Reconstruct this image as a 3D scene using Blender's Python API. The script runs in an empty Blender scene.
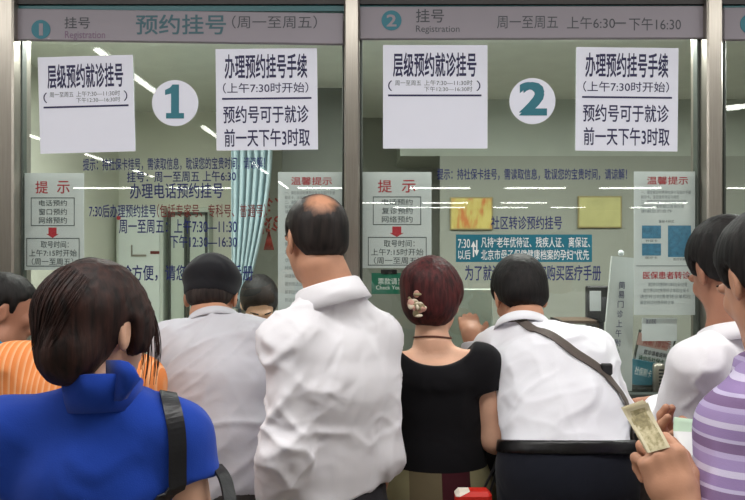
import bpy, math, random
import numpy as np
from mathutils import Vector, Matrix

C = bpy.context.scene.collection
SC = bpy.context.scene
F = 641.5          # focal length in pixels of the 745 px wide frame
CZ = 1.55          # eye height
GD = 2.333         # distance of the counter glass from the camera

# ------------------------------------------------------------------ camera, world, exposure
cam_d = bpy.data.cameras.new('camera'); cam_d.sensor_width = 36; cam_d.lens = 36 * F / 745
cam_d.clip_start = 0.05
cam = bpy.data.objects.new('camera', cam_d); C.objects.link(cam)
cam.location = (0, 0, CZ); cam.rotation_euler = (math.pi / 2, 0, 0)
SC.camera = cam
SC.view_settings.view_transform = 'Standard'; SC.view_settings.look = 'None'
SC.view_settings.gamma = 1; SC.view_settings.use_curve_mapping = False
SC.view_settings.exposure = 0.0
w = bpy.data.worlds.new('world'); SC.world = w; w.use_nodes = True
w.node_tree.nodes['Background'].inputs[0].default_value = (0.75, 0.8, 0.85, 1)
w.node_tree.nodes['Background'].inputs[1].default_value = 0.05
TUBE = 16.0        # emission of the hall's fluorescent tubes
OFFICE = 5.5       # emission of the added office fill tubes

def hall_light(name, x, y, z, energy, sx, sy, col=(1, .985, .965)):
    l = bpy.data.lights.new(name, 'AREA'); l.shape = 'RECTANGLE'; l.size = sx; l.size_y = sy
    l.energy = energy; l.color = col
    o = bpy.data.objects.new(name, l); C.objects.link(o); o.location = (x, y, z)
    return o
hall_light('hall_lamp_and_fill', 0.2, 1.0, 2.86, 72, 5.6, 0.34)
hall_light('hall_lamp_and_fill', 5.6, -1.6, 2.86, 120, 1.2, 3.0)  # added side fill, kept clear of the glass reflections; no known lamp
hall_light('hall_lamp_and_fill', -6.2, -1.6, 2.86, 120, 1.2, 3.0)  # left counterpart, likewise an added fill out of view
hall_light('office_fill_light', -0.9, 2.78, 2.49, 31, 1.0, 0.08, (1, 1, .97))  # three added office lamps, out of view, brightening the room behind the glass
hall_light('office_fill_light', 0.7, 2.78, 2.49, 31, 1.0, 0.08, (1, 1, .97))
hall_light('office_fill_light', 2.2, 2.78, 2.49, 31, 1.0, 0.08, (1, 1, .97))

# ------------------------------------------------------------------ helpers
def P(u, v, d):
    return np.array(((u - 372.5) * d / F, d, CZ - (v - 250) * d / F))

def srgb(r, g, b):
    f = lambda c: (c / 255 / 12.92) if c / 255 <= .04045 else ((c / 255 + .055) / 1.055) ** 2.4
    return (f(r), f(g), f(b), 1)

class NT:
    def __init__(s, name):
        s.m = bpy.data.materials.new(name); s.m.use_nodes = True
        s.t = s.m.node_tree; s.n = s.t.nodes; s.p = s.n['Principled BSDF']; s.out = s.n['Material Output']
    def add(s, typ, **kw):
        n = s.n.new(typ)
        for k, v in kw.items():
            if k.startswith('i_'):
                n.inputs[int(k[2:]) if k[2:].isdigit() else k[2:]].default_value = v
            else: setattr(n, k, v)
        return n
    def link(s, a, b): s.t.links.new(a, b)
    def coords(s, scale=(1, 1, 1), rot=(0, 0, 0)):
        tc = s.add('ShaderNodeTexCoord'); mp = s.add('ShaderNodeMapping')
        mp.inputs['Scale'].default_value = scale; mp.inputs['Rotation'].default_value = rot
        s.link(tc.outputs['Object'], mp.inputs['Vector']); return mp.outputs[0]
    def ramp(s, fac, stops, interp='LINEAR'):
        r = s.add('ShaderNodeValToRGB'); r.color_ramp.interpolation = interp
        e = r.color_ramp.elements
        while len(e) < len(stops): e.new(.5)
        for k, (p, c) in enumerate(stops): e[k].position = p; e[k].color = c
        s.link(fac, r.inputs[0]); return r.outputs[0]

def mat(name, col, rough=.6, metal=0, var=0, vscale=8, bump=0, bscale=200, stretch=(1, 1, 1), spec=.5, emit=None, emc=None, sheen=0):
    k = NT(name); p = k.p
    p.inputs['Base Color'].default_value = col; p.inputs['Roughness'].default_value = rough
    p.inputs['Metallic'].default_value = metal; p.inputs['Specular IOR Level'].default_value = spec
    if sheen: p.inputs['Sheen Weight'].default_value = sheen
    if var:
        nz = k.add('ShaderNodeTexNoise'); nz.inputs['Scale'].default_value = vscale; nz.inputs['Detail'].default_value = 4
        k.link(k.coords(stretch), nz.inputs['Vector'])
        a = tuple(max(0, c * (1 - var)) for c in col[:3]) + (1,); b = tuple(min(1, c * (1 + var)) for c in col[:3]) + (1,)
        k.link(k.ramp(nz.outputs['Fac'], [(.3, a), (.7, b)]), p.inputs['Base Color'])
    if bump:
        nb = k.add('ShaderNodeTexNoise'); nb.inputs['Scale'].default_value = bscale; nb.inputs['Detail'].default_value = 3
        k.link(k.coords(stretch), nb.inputs['Vector'])
        bp = k.add('ShaderNodeBump'); bp.inputs['Strength'].default_value = bump; bp.inputs['Distance'].default_value = .004
        k.link(nb.outputs['Fac'], bp.inputs['Height']); k.link(bp.outputs[0], p.inputs['Normal'])
    if emit:
        p.inputs['Emission Color'].default_value = emc or col; p.inputs['Emission Strength'].default_value = emit
    return k.m

def set_props(o, label=None, cat=None, group=None, kind=None):
    if label: o['label'] = label
    if cat: o['category'] = cat
    if group: o['group'] = group
    if kind: o['kind'] = kind
    return o

ORG = {}
def empty(name, loc, label, cat, group=None):
    o = bpy.data.objects.new(name, None); o.empty_display_size = .1; C.objects.link(o)
    o.location = tuple(loc); ORG[o.name] = np.array(loc, float)
    return set_props(o, label, cat, group)

def org(parent): return ORG[parent.name] if parent is not None else np.zeros(3)

def mk(name, verts, faces, m, parent=None, origin=None, smooth=False, label=None):
    """ONE mesh object from world-space vertices; its origin goes to `origin`, a child's to its parent's."""
    v = np.asarray(verts, float).reshape(-1, 3)
    o_ = np.array(origin, float) if origin is not None else (org(parent) if parent is not None else (
        np.array(((v[:, 0].min() + v[:, 0].max()) / 2, (v[:, 1].min() + v[:, 1].max()) / 2, v[:, 2].min()))))
    me = bpy.data.meshes.new(name)
    f = faces.tolist() if isinstance(faces, np.ndarray) else faces
    me.from_pydata((v - o_).tolist(), [], f); me.update()
    for x in (m if isinstance(m, (list, tuple)) else [m]): me.materials.append(x)
    if smooth: me.polygons.foreach_set('use_smooth', [True] * len(me.polygons))
    ob = bpy.data.objects.new(name, me); C.objects.link(ob); ORG[ob.name] = o_
    if parent is not None:
        ob.parent = parent; ob.location = tuple(o_ - org(parent))
    else: ob.location = tuple(o_)
    if label: ob['label'] = label
    return ob

class MB:
    def __init__(s): s.v = []; s.f = []
    def add(s, v, f):
        b = len(s.v); s.v += [tuple(map(float, p)) for p in v]; s.f += [tuple(i + b for i in q) for q in f]; return s
    def box(s, x0, x1, y0, y1, z0, z1, bev=0):
        x0, x1 = min(x0, x1), max(x0, x1); y0, y1 = min(y0, y1), max(y0, y1); z0, z1 = min(z0, z1), max(z0, z1)
        if not bev:
            v = [(x, y, z) for z in (z0, z1) for y in (y0, y1) for x in (x0, x1)]
            return s.add(v, [(0, 2, 3, 1), (4, 5, 7, 6), (0, 1, 5, 4), (2, 6, 7, 3), (0, 4, 6, 2), (1, 3, 7, 5)])
        b = min(bev, (x1 - x0) / 2.01, (y1 - y0) / 2.01, (z1 - z0) / 2.01)
        v = []; idx = {}
        lo = (x0, y0, z0); hi = (x1, y1, z1)
        for c in [(i, j, k) for i in (0, 1) for j in (0, 1) for k in (0, 1)]:
            for ax in range(3):
                p = []
                for a in range(3):
                    e = hi[a] if c[a] else lo[a]
                    if a != ax: e += -b if c[a] else b
                    p.append(e)
                idx[c, ax] = len(v); v.append(p)
        fs = []
        for ax in range(3):
            a, b2 = (ax + 1) % 3, (ax + 2) % 3
            for sd in (0, 1):
                q = []
                for (i, j) in ((0, 0), (1, 0), (1, 1), (0, 1)):
                    c = [0, 0, 0]; c[ax] = sd; c[a] = i; c[b2] = j; q.append(idx[tuple(c), ax])
                fs.append(q if sd else q[::-1])
            for (i, j) in ((0, 0), (1, 0), (1, 1), (0, 1)):
                c0 = [0, 0, 0]; c1 = [0, 0, 0]; c0[a] = c1[a] = i; c0[b2] = c1[b2] = j; c1[ax] = 1
                c0, c1 = tuple(c0), tuple(c1)
                q = [idx[c0, a], idx[c1, a], idx[c1, b2], idx[c0, b2]]
                fs.append(q if i == j else q[::-1])
        for c in [(i, j, k) for i in (0, 1) for j in (0, 1) for k in (0, 1)]:
            q = [idx[c, 0], idx[c, 1], idx[c, 2]]
            fs.append(q if sum(c) % 2 else q[::-1])
        return s.add(v, fs)
    def tube(s, pts, r, n=10, cap=True):
        pts = [np.array(p, float) for p in pts]
        rs = r if isinstance(r, (list, tuple)) else [r] * len(pts)
        t0 = pts[1] - pts[0]; up = np.array((0, 0, 1.)) if abs(t0[2]) < .9 * np.linalg.norm(t0) else np.array((1., 0, 0))
        v = []
        for i, p in enumerate(pts):
            t = pts[min(i + 1, len(pts) - 1)] - pts[max(i - 1, 0)]; t /= np.linalg.norm(t)
            a = np.cross(up, t); a /= np.linalg.norm(a); b = np.cross(t, a)
            for k in range(n):
                q = 2 * math.pi * k / n; v.append(p + rs[i] * (a * math.cos(q) + b * math.sin(q)))
        f = [(i * n + k, i * n + (k + 1) % n, (i + 1) * n + (k + 1) % n, (i + 1) * n + k) for i in range(len(pts) - 1) for k in range(n)]
        if cap: f += [tuple(range(n))[::-1], tuple((len(pts) - 1) * n + k for k in range(n))]
        return s.add(v, f)
    def ball(s, c, r, n=14, m=9, R=None):
        r = np.array(r if hasattr(r, '__len__') else (r, r, r), float); c = np.array(c, float)
        R = np.eye(3) if R is None else np.array(R)
        v = []
        for i in range(m + 1):
            th = math.pi * i / m
            for k in range(n):
                ph = 2 * math.pi * k / n
                q = r * np.array((math.sin(th) * math.cos(ph), math.sin(th) * math.sin(ph), math.cos(th)))
                v.append(c + q @ R)
        f = [(i * n + k, (i + 1) * n + k, (i + 1) * n + (k + 1) % n, i * n + (k + 1) % n) for i in range(m) for k in range(n)]
        return s.add(v, f)
    def cyl(s, c, r, h, axis=2, n=32):
        d = np.zeros(3); d[axis] = h / 2; return s.tube([np.array(c) - d, np.array(c) + d], r, n)
    def strip(s, A, B, th):
        """a ribbon between polylines A and B, thickened along its normal"""
        A = [np.array(p, float) for p in A]; B = [np.array(p, float) for p in B]; n = len(A); v = []
        for i in range(n):
            t = A[min(i + 1, n - 1)] - A[max(i - 1, 0)]; nn = np.cross(t, B[i] - A[i]); nn /= max(np.linalg.norm(nn), 1e-9)
            v += [A[i], B[i], B[i] + nn * th, A[i] + nn * th]
        f = [(4 * i + k, 4 * (i + 1) + k, 4 * (i + 1) + (k + 1) % 4, 4 * i + (k + 1) % 4) for i in range(n - 1) for k in range(4)]
        f += [(3, 2, 1, 0), tuple(4 * (n - 1) + k for k in range(4))]
        return s.add(v, f)
    def build(s, name, m, parent=None, origin=None, smooth=False, label=None):
        return mk(name, s.v, s.f, m, parent, origin, smooth, label)

def struct(name, mb, m, smooth=False):
    return set_props(mb.build(name, m, smooth=smooth), kind='structure')

# ------------------------------------------------------------------ lettering
def glyphs(text, offset=0.0, spacing=1.0, line=1.0):
    c = bpy.data.curves.new('lettering', 'FONT'); c.body = text; c.size = 1; c.offset = offset
    c.space_character = spacing; c.space_line = line; c.resolution_u = 3
    o = bpy.data.objects.new('lettering', c); C.objects.link(o); bpy.context.view_layer.update()
    dg = bpy.context.evaluated_depsgraph_get()
    me = bpy.data.meshes.new_from_object(o.evaluated_get(dg))
    v = np.array([tuple(q.co) for q in me.vertices], float); f = [tuple(p.vertices) for p in me.polygons]
    bpy.data.objects.remove(o); bpy.data.curves.remove(c); bpy.data.meshes.remove(me)
    return v, f
GL = {}
def letter(name, text, box, d, m, parent=None, off=0.0, tilt=0.0, pivot=None, spacing=1.0, label=None):
    """writing fitted to the box (u0, v0, u1, v1) on the plane at distance d"""
    key = (text, spacing)
    if key not in GL: GL[key] = glyphs(text, 0, spacing)
    v, f = GL[key]; v = v.copy()
    lo, hi = v.min(0), v.max(0); s = np.maximum(hi - lo, 1e-6)
    a = P(box[0], box[3], d); b = P(box[2], box[1], d)
    e = off * .55; cps = [(0, 0)] if off < .003 else [(-e, -e), (e, -e), (e, e), (-e, e), (0, 0)]
    if off >= .003: lo = lo - e; s = s + 2 * e
    nv = len(v); v = np.concatenate([v + np.array((cx, cz, 0)) for cx, cz in cps]); f = [tuple(q + i * nv for q in p) for i in range(len(cps)) for p in f]
    x = a[0] + (v[:, 0] - lo[0]) / s[0] * (b[0] - a[0]); z = a[2] + (v[:, 1] - lo[1]) / s[1] * (b[2] - a[2])
    w_ = np.stack([x, d - .00012 * np.repeat(np.arange(len(cps)), nv), z], 1)
    return mk(name, spin(w_, tilt, pivot), f, m, parent, label=label)
def spin(v, deg, pivot):
    v = np.asarray(v, float)
    if not deg: return v
    c = np.array(pivot if pivot is not None else v.mean(0)); a = math.radians(deg); r = v - c
    return np.stack([c[0] + r[:, 0] * math.cos(a) - r[:, 2] * math.sin(a), v[:, 1], c[2] + r[:, 0] * math.sin(a) + r[:, 2] * math.cos(a)], 1)

# ------------------------------------------------------------------ signed-distance modelling
def nrm(v): v = np.array(v, float); return v / np.linalg.norm(v)
def noise3(x, y, z, seed=0):
    xi, yi, zi = np.floor(x).astype(np.int64), np.floor(y).astype(np.int64), np.floor(z).astype(np.int64)
    fx, fy, fz = x - xi, y - yi, z - zi
    fx, fy, fz = fx * fx * (3 - 2 * fx), fy * fy * (3 - 2 * fy), fz * fz * (3 - 2 * fz)
    def hsh(a, b, c):
        h = (a * 374761393 + b * 668265263 + c * 2147483647 + seed * 974634777) & 0xffffffff
        h = ((h ^ (h >> 13)) * 1274126177) & 0xffffffff
        return ((h ^ (h >> 16)) & 0xffff) / 32767.5 - 1
    r = 0
    for i in (0, 1):
        for j in (0, 1):
            for k in (0, 1):
                r = r + hsh(xi + i, yi + j, zi + k) * (fx if i else 1 - fx) * (fy if j else 1 - fy) * (fz if k else 1 - fz)
    return r

class Shape:
    def __init__(s): s.ops = []
    def _add(s, fn, lo, hi, k, op='u'): s.ops.append((fn, np.array(lo, float), np.array(hi, float), k, op))
    def cone(s, a, b, ra, rb, k=.02, op='u'):
        a = np.array(a, float); b = np.array(b, float); ab = b - a; L2 = max(ab @ ab, 1e-9)
        def fn(x, y, z):
            t = np.clip(((x - a[0]) * ab[0] + (y - a[1]) * ab[1] + (z - a[2]) * ab[2]) / L2, 0, 1)
            return np.sqrt((x - a[0] - t * ab[0]) ** 2 + (y - a[1] - t * ab[1]) ** 2 + (z - a[2] - t * ab[2]) ** 2) - (ra + (rb - ra) * t)
        r = max(ra, rb); s._add(fn, np.minimum(a, b) - r, np.maximum(a, b) + r, k, op); return s
    def tcone(s, a, b, ra, rb, k, c, d):
        """a cone cut flat at point c, keeping the side away from direction d"""
        s.cone(a, b, ra, rb, k); fn0, lo, hi, k_, op = s.ops.pop()
        s.ops.append((lambda x, y, z: np.maximum(fn0(x, y, z), (x - c[0]) * d[0] + (y - c[1]) * d[1] + (z - c[2]) * d[2]), lo, hi, k_, op)); return s
    def econe(s, a, b, ea, eb, X, k=.03, op='u'):
        """tapered limb with an elliptical section; ea, eb = (half width along X, half depth)"""
        a = np.array(a, float); b = np.array(b, float); ab = b - a; L2 = max(ab @ ab, 1e-9); ax = ab / math.sqrt(L2)
        X = np.array(X, float); X = nrm(X - ax * (X @ ax)); Y = np.cross(ax, X)
        def fn(x, y, z):
            px, py, pz = x - a[0], y - a[1], z - a[2]
            t = np.clip((px * ab[0] + py * ab[1] + pz * ab[2]) / L2, 0, 1)
            px, py, pz = px - t * ab[0], py - t * ab[1], pz - t * ab[2]
            A = ea[0] + (eb[0] - ea[0]) * t; B = ea[1] + (eb[1] - ea[1]) * t
            l = (px * X[0] + py * X[1] + pz * X[2]) / A; q = (px * Y[0] + py * Y[1] + pz * Y[2]) / B
            e = (px * ax[0] + py * ax[1] + pz * ax[2]) / np.minimum(A, B)
            k0 = np.sqrt(l * l + q * q + e * e); k1 = np.sqrt((l / A) ** 2 + (q / B) ** 2 + (e / np.minimum(A, B)) ** 2)
            return np.where(k0 < 1e-3, -np.minimum(A, B), k0 * (k0 - 1) / np.maximum(k1, 1e-6))
        r = max(ea + eb) if isinstance(ea, tuple) else max(*ea, *eb)
        s._add(fn, np.minimum(a, b) - r, np.maximum(a, b) + r, k, op); return s
    def ell(s, c, r, R=None, k=.02, op='u'):
        c = np.array(c, float); r = np.array(r, float); R = np.eye(3) if R is None else np.array(R, float)
        def fn(x, y, z):
            px, py, pz = x - c[0], y - c[1], z - c[2]
            q = [(px * R[i][0] + py * R[i][1] + pz * R[i][2]) / r[i] for i in range(3)]
            k0 = np.sqrt(q[0] ** 2 + q[1] ** 2 + q[2] ** 2)
            k1 = np.sqrt((q[0] / r[0]) ** 2 + (q[1] / r[1]) ** 2 + (q[2] / r[2]) ** 2)
            return np.where(k0 < 1e-3, -min(r), k0 * (k0 - 1) / np.maximum(k1, 1e-6))
        m = max(r); s._add(fn, c - m, c + m, k, op); return s
    def cut(s, fn, k=.004):
        """keep only where fn < 0"""
        s._add(fn, (-99,) * 3, (99,) * 3, k, 'x'); return s
    def plane(s, p, n, k=.004):
        p = np.array(p, float); n = nrm(n)
        return s.cut(lambda x, y, z: (x - p[0]) * n[0] + (y - p[1]) * n[1] + (z - p[2]) * n[2], k)
    @staticmethod
    def _mix(d, e, k, op):
        if op == 'u':
            h = np.maximum(k - np.abs(d - e), 0) / k; return np.minimum(d, e) - h * h * k * .25
        if op == 's': e = -e
        h = np.maximum(k - np.abs(d - e), 0) / k; return np.maximum(d, e) + h * h * k * .25
    def ev(s, p):
        p = np.asarray(p, float); x, y, z = p[:, 0], p[:, 1], p[:, 2]
        d = np.full(len(p), .3)
        for fn, lo, hi, k, op in s.ops: d = s._mix(d, fn(x, y, z), k, op)
        return d
    def project(s, p, off=0.0, it=12):
        p = np.array(p, float).reshape(-1, 3); e = .003
        for _ in range(it):
            d = s.ev(p); g = np.stack([s.ev(p + np.eye(3)[i] * e) - s.ev(p - np.eye(3)[i] * e) for i in range(3)], 1)
            g /= np.maximum(np.linalg.norm(g, axis=1, keepdims=True), 1e-9); p = p - g * (d - off)[:, None] * .8
        return p, g
    def bounds(s):
        L = [o for o in s.ops if o[4] == 'u']
        return np.min([o[1] for o in L], 0), np.max([o[2] for o in L], 0)
    def mesh(s, h, lo=None, hi=None):
        if lo is None: lo, hi = s.bounds(); lo = lo - 3 * h; hi = hi + 3 * h
        lo = np.array(lo, float); n = np.ceil((np.array(hi) - lo) / h).astype(int) + 1
        gx, gy, gz = [lo[i] + h * np.arange(n[i]) for i in range(3)]
        D = np.full(tuple(n), .3, np.float32)
        for fn, a, b, k, op in s.ops:
            if op == 'u' or op == 's':
                i0 = np.clip(np.floor((a - k - 2 * h - lo) / h).astype(int), 0, n); i1 = np.clip(np.ceil((b + k + 2 * h - lo) / h).astype(int) + 1, 0, n)
                if np.any(i1 <= i0): continue
            else: i0 = np.zeros(3, int); i1 = n
            sl = tuple(slice(i0[q], i1[q]) for q in range(3))
            e = fn(gx[sl[0]][:, None, None], gy[sl[1]][None, :, None], gz[sl[2]][None, None, :])
            D[sl] = s._mix(D[sl], e, k, op)
        return nets(D, lo, h)

def nets(D, lo, h):
    S = D < 0
    cor = [(i, j, k) for i in (0, 1) for j in (0, 1) for k in (0, 1)]
    nx, ny, nz = (q - 1 for q in D.shape)
    cnt = sum(S[i:nx + i, j:ny + j, k:nz + k].astype(np.int8) for i, j, k in cor)
    I = np.argwhere((cnt > 0) & (cnt < 8))
    idx = np.full((nx, ny, nz), -1, np.int64); idx[I[:, 0], I[:, 1], I[:, 2]] = np.arange(len(I))
    V = np.stack([D[I[:, 0] + i, I[:, 1] + j, I[:, 2] + k] for i, j, k in cor], 1)
    acc = np.zeros((len(I), 3)); num = np.zeros(len(I)); cc = np.array(cor, float)
    for a in range(8):
        for b in range(a + 1, 8):
            if np.abs(cc[a] - cc[b]).sum() != 1: continue
            m_ = (V[:, a] < 0) != (V[:, b] < 0)
            t = V[m_, a] / (V[m_, a] - V[m_, b]); acc[m_] += cc[a] + (cc[b] - cc[a]) * t[:, None]; num[m_] += 1
    verts = lo + h * (I + acc / num[:, None]); fs = []
    for ax in range(3):
        p, q = (ax + 1) % 3, (ax + 2) % 3
        s0 = [slice(None)] * 3; s1 = [slice(None)] * 3; s0[ax] = slice(0, -1); s1[ax] = slice(1, None)
        E = np.argwhere(S[tuple(s0)] != S[tuple(s1)])
        E = E[(E[:, p] > 0) & (E[:, q] > 0) & (E[:, p] < D.shape[p] - 1) & (E[:, q] < D.shape[q] - 1)]
        if not len(E): continue
        def cell(dp, dq):
            c = E.copy(); c[:, p] += dp; c[:, q] += dq; return idx[c[:, 0], c[:, 1], c[:, 2]]
        Q = np.stack([cell(-1, -1), cell(0, -1), cell(0, 0), cell(-1, 0)], 1)
        ins = S[E[:, 0], E[:, 1], E[:, 2]]; Q[~ins] = Q[~ins][:, ::-1]; fs.append(Q)
    return verts, np.concatenate(fs) if fs else np.zeros((0, 4), int)

def vnormals(v, f):
    n = np.cross(v[f[:, 2]] - v[f[:, 0]], v[f[:, 3]] - v[f[:, 1]]); r = np.zeros_like(v)
    for k in range(4): np.add.at(r, f[:, k], n)
    return r / np.maximum(np.linalg.norm(r, axis=1, keepdims=True), 1e-12)

def folds(v, f, specs, crumple=None):
    """specs: (direction the fold runs, across frequency, along frequency, amplitude, seed)"""
    n = vnormals(v, f); d = np.zeros(len(v))
    for sp in specs:
        dr = nrm(sp[0]); a = nrm(np.cross(dr, (.31, .77, .55))); b = np.cross(dr, a)
        wob = noise3(*(v * 5).T, seed=sp[4] + 50) * .05
        q = noise3((v @ dr) * sp[2], (v @ a + wob) * sp[1], (v @ b + wob) * sp[1], sp[4])
        q = np.clip(1 - np.abs(q) * 2.6, 0, 1) ** 1.5 - .25
        patch = np.clip(.35 + 1.1 * noise3(*(v * 3.2).T, seed=sp[4] + 90), 0, 1)   # folds come and go
        d += q * sp[3] * patch
    return v + n * d[:, None]

def multimesh(S, h, fine):
    """one mesh of S: coarse cells, with finer boxes (lo, hi, h) where the detail is"""
    v, f = S.mesh(h); VV = []; FF = []; base = 0
    c = v[f].mean(1); keep = np.ones(len(f), bool)
    for lo, hi, hh in fine:
        lo = np.array(lo); hi = np.array(hi)
        keep &= ~np.all((c > lo + 1.6 * h) & (c < hi - 1.6 * h), axis=1)
        v2, f2 = S.mesh(hh, lo, hi)
        FF.append((v2, f2))
    VV.append(v); out = [f[keep]]; base = len(v)
    for v2, f2 in FF: VV.append(v2); out.append(f2 + base); base += len(v2)
    v = np.concatenate(VV); f = np.concatenate(out)
    u, inv = np.unique(f, return_inverse=True)
    return v[u], inv.reshape(f.shape)

# ------------------------------------------------------------------ materials of the place
M = {}
def steel(name, col, rough=.32, vert=True):
    k = NT(name); p = k.p; p.inputs['Metallic'].default_value = .85; p.inputs['Roughness'].default_value = rough
    nz = k.add('ShaderNodeTexNoise'); nz.inputs['Scale'].default_value = 60; nz.inputs['Detail'].default_value = 3
    k.link(k.coords((6, 6, .15) if vert else (.15, 6, 6)), nz.inputs['Vector'])
    k.link(k.ramp(nz.outputs['Fac'], [(.3, tuple(c * .85 for c in col[:3]) + (1,)), (.7, col)]), p.inputs['Base Color'])
    bp = k.add('ShaderNodeBump'); bp.inputs['Strength'].default_value = .08; bp.inputs['Distance'].default_value = .002
    k.link(nz.outputs['Fac'], bp.inputs['Height']); k.link(bp.outputs[0], p.inputs['Normal'])
    return k.m
M['steel'] = steel('brushed_steel', srgb(168, 162, 152))
M['dark_frame'] = mat('dark_window_frame', srgb(70, 76, 70), .45, .4, var=.1)
M['header'] = mat('grey_header_panel', srgb(136, 130, 138), .5, .1, var=.04, vscale=3)
M['teal_band'] = mat('teal_band', srgb(22, 92, 98), .4, var=.05)
M['teal'] = mat('teal_print', srgb(28, 110, 126), .5)
M['grey_print'] = mat('grey_print', srgb(62, 66, 72), .6)
M['header_teal'] = mat('slate_teal_print', srgb(60, 96, 106), .6)
M['header_violet'] = mat('violet_print', srgb(110, 84, 110), .6)
M['dark_beam'] = mat('dark_beam', srgb(44, 40, 40), .5, var=.15)
M['paper'] = mat('white_paper', srgb(228, 230, 243), .75, var=.015, vscale=5, bump=.05, bscale=20)
M['notice_paper'] = mat('notice_paper', srgb(208, 212, 214), .6, var=.02, vscale=5)
M['navy_ink'] = mat('navy_ink', srgb(34, 32, 78), .6)
M['vinyl_blue'] = mat('blue_vinyl', srgb(18, 32, 96), .5)
M['vinyl_red'] = mat('red_brown_vinyl', srgb(112, 34, 28), .5)
M['red_ink'] = mat('red_ink', srgb(186, 44, 58), .6)
M['grey_ink'] = mat('grey_ink', srgb(74, 84, 88), .6)
M['pale_ink'] = mat('pale_grey_ink', srgb(120, 128, 134), .6)
M['white'] = mat('white_plastic', srgb(236, 238, 236), .5)
M['white_ink'] = mat('white_lettering', srgb(236, 240, 238), .5)
M['green_card'] = mat('green_card', srgb(20, 112, 88), .5)
M['teal_card'] = mat('teal_card', srgb(26, 112, 132), .45, var=.06)
M['counter'] = mat('dark_granite', srgb(52, 52, 52), .25, var=.35, vscale=120)
M['counter_front'] = mat('black_counter_panel', srgb(26, 24, 26), .4, var=.2)
M['floor'] = mat('polished_floor', srgb(150, 142, 130), .3, var=.1, vscale=3)
M['hall_wall'] = mat('hall_wall_paint', srgb(190, 190, 184), .8, var=.03)
M['hall_ceiling'] = mat('hall_ceiling_paint', srgb(205, 205, 200), .9, var=.02)
M['cream'] = mat('cream_office_paint', srgb(214, 216, 200), .8, var=.03, vscale=2)
M['grey_green'] = mat('grey_green_office_paint', srgb(150, 153, 142), .8, var=.05, vscale=2)
M['dim_panel'] = mat('dark_office_panel', srgb(100, 104, 96), .7, var=.08)
M['off_ceiling'] = mat('office_ceiling_paint', srgb(218, 222, 212), .9, var=.04)
M['black'] = mat('black_plastic', srgb(24, 24, 26), .45)
M['brown_wood'] = mat('brown_shelf', srgb(84, 66, 50), .5, var=.2, stretch=(1, 6, 6))
M['tube'] = mat('fluorescent_tube', (1, 1, 1, 1), .5, emit=TUBE, emc=(1, .98, .94, 1))
M['fill_tube'] = mat('fill_tube_glow', (1, 1, 1, 1), .5, emit=OFFICE, emc=(.96, 1, .95, 1))  # glow of the tubes added to brighten the office
M['red_frame'] = mat('red_sign', srgb(170, 56, 46), .5)
M['tape'] = mat('clear_tape', srgb(210, 215, 205), .3)

def glass_mat():
    k = NT('counter_glass'); k.n.remove(k.p)
    tr = k.add('ShaderNodeBsdfTransparent'); tr.inputs[0].default_value = (.962, .985, .965, 1)
    gl = k.add('ShaderNodeBsdfGlossy'); gl.inputs['Roughness'].default_value = 0.0
    fr = k.add('ShaderNodeFresnel'); geo = k.add('ShaderNodeNewGeometry'); mr = k.add('ShaderNodeMapRange'); k.link(geo.outputs['Backfacing'], mr.inputs[0])
    mr.inputs[3].default_value = 1.5; mr.inputs[4].default_value = 1 / 1.5; k.link(mr.outputs[0], fr.inputs['IOR'])
    mx = k.add('ShaderNodeMixShader'); k.link(fr.outputs[0], mx.inputs[0]); k.link(tr.outputs[0], mx.inputs[1]); k.link(gl.outputs[0], mx.inputs[2])
    k.link(mx.outputs[0], k.out.inputs[0]); return k.m
M['glass'] = glass_mat()

# ------------------------------------------------------------------ the setting
def X(u, d): return (u - 372.5) * d / F
def Z(v, d): return CZ - (v - 250) * d / F
struct('floor', MB().box(-9, 9, -18, 7, -.06, 0), M['floor'])
struct('ceiling', MB().box(-9, 9, -18, GD - .02, 2.95, 3.02), M['hall_ceiling'])
struct('wall_back', MB().box(-9, 9, -18.1, -18, 0, 3.02), M['hall_wall'])
struct('wall_left', MB().box(-9.1, -9, -18, 7, 0, 3.02), M['hall_wall'])
struct('wall_right', MB().box(9, 9.1, -18, 7, 0, 3.02), M['hall_wall'])
# the counter front: steel posts, beam, glass
zt = Z(-4, 2.30)
struct('wall_front', MB().box(-9, X(-62, GD), 2.27, 2.40, 0, 2.95).box(X(745 + 300, GD), 9, 2.27, 2.40, 0, 2.95)
       .box(X(-62, GD), X(1045, GD), 2.30, 2.42, Z(4, 2.30), 2.95), M['dark_beam'])
def post(n, u0, u1, dz=0):
    struct('trim_%d' % n, MB().box(X(u0, 2.275), X(u1, 2.275), 2.275, 2.40, 1.0, Z(-3, 2.30), .006), M['steel'])
post(1, -46, 13); post(2, 344, 359.5); post(3, 707.5, 723.5); post(4, 1040, 1056)
for n, (u0, u1) in enumerate(((13, 344), (359.5, 707.5), (723.5, 1040))):
    mb = MB().box(X(u0, 2.31), X(u1, 2.31), 2.31, 2.345, Z(11, 2.31), Z(3, 2.31))
    set_props(mb.build('trim_%d' % (5 + n), M['teal_band']), kind='structure')
    # glass with its dark frame
    g = struct('window_%d' % (n + 1), MB().box(X(u0 - 2, GD), X(u1 + 2, GD), GD, GD + .006, 1.02, Z(30, GD)), M['glass'])
    fb = MB()
    wl = 9 if n == 0 else 3
    wr = 10 if n == 1 else 2
    fb.box(X(u0, 2.325), X(u0 + wl, 2.325), 2.325, 2.36, 1.02, Z(20, 2.325), .003)
    fb.box(X(u1 - wr, 2.325), X(u1, 2.325), 2.325, 2.36, 1.02, Z(20, 2.325), .003)
    fb.box(X(u0, 2.325), X(u1, 2.325), 2.325, 2.36, 1.0, 1.028, .003)
    fb.build('window_frame', M['dark_frame'], g)

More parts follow.
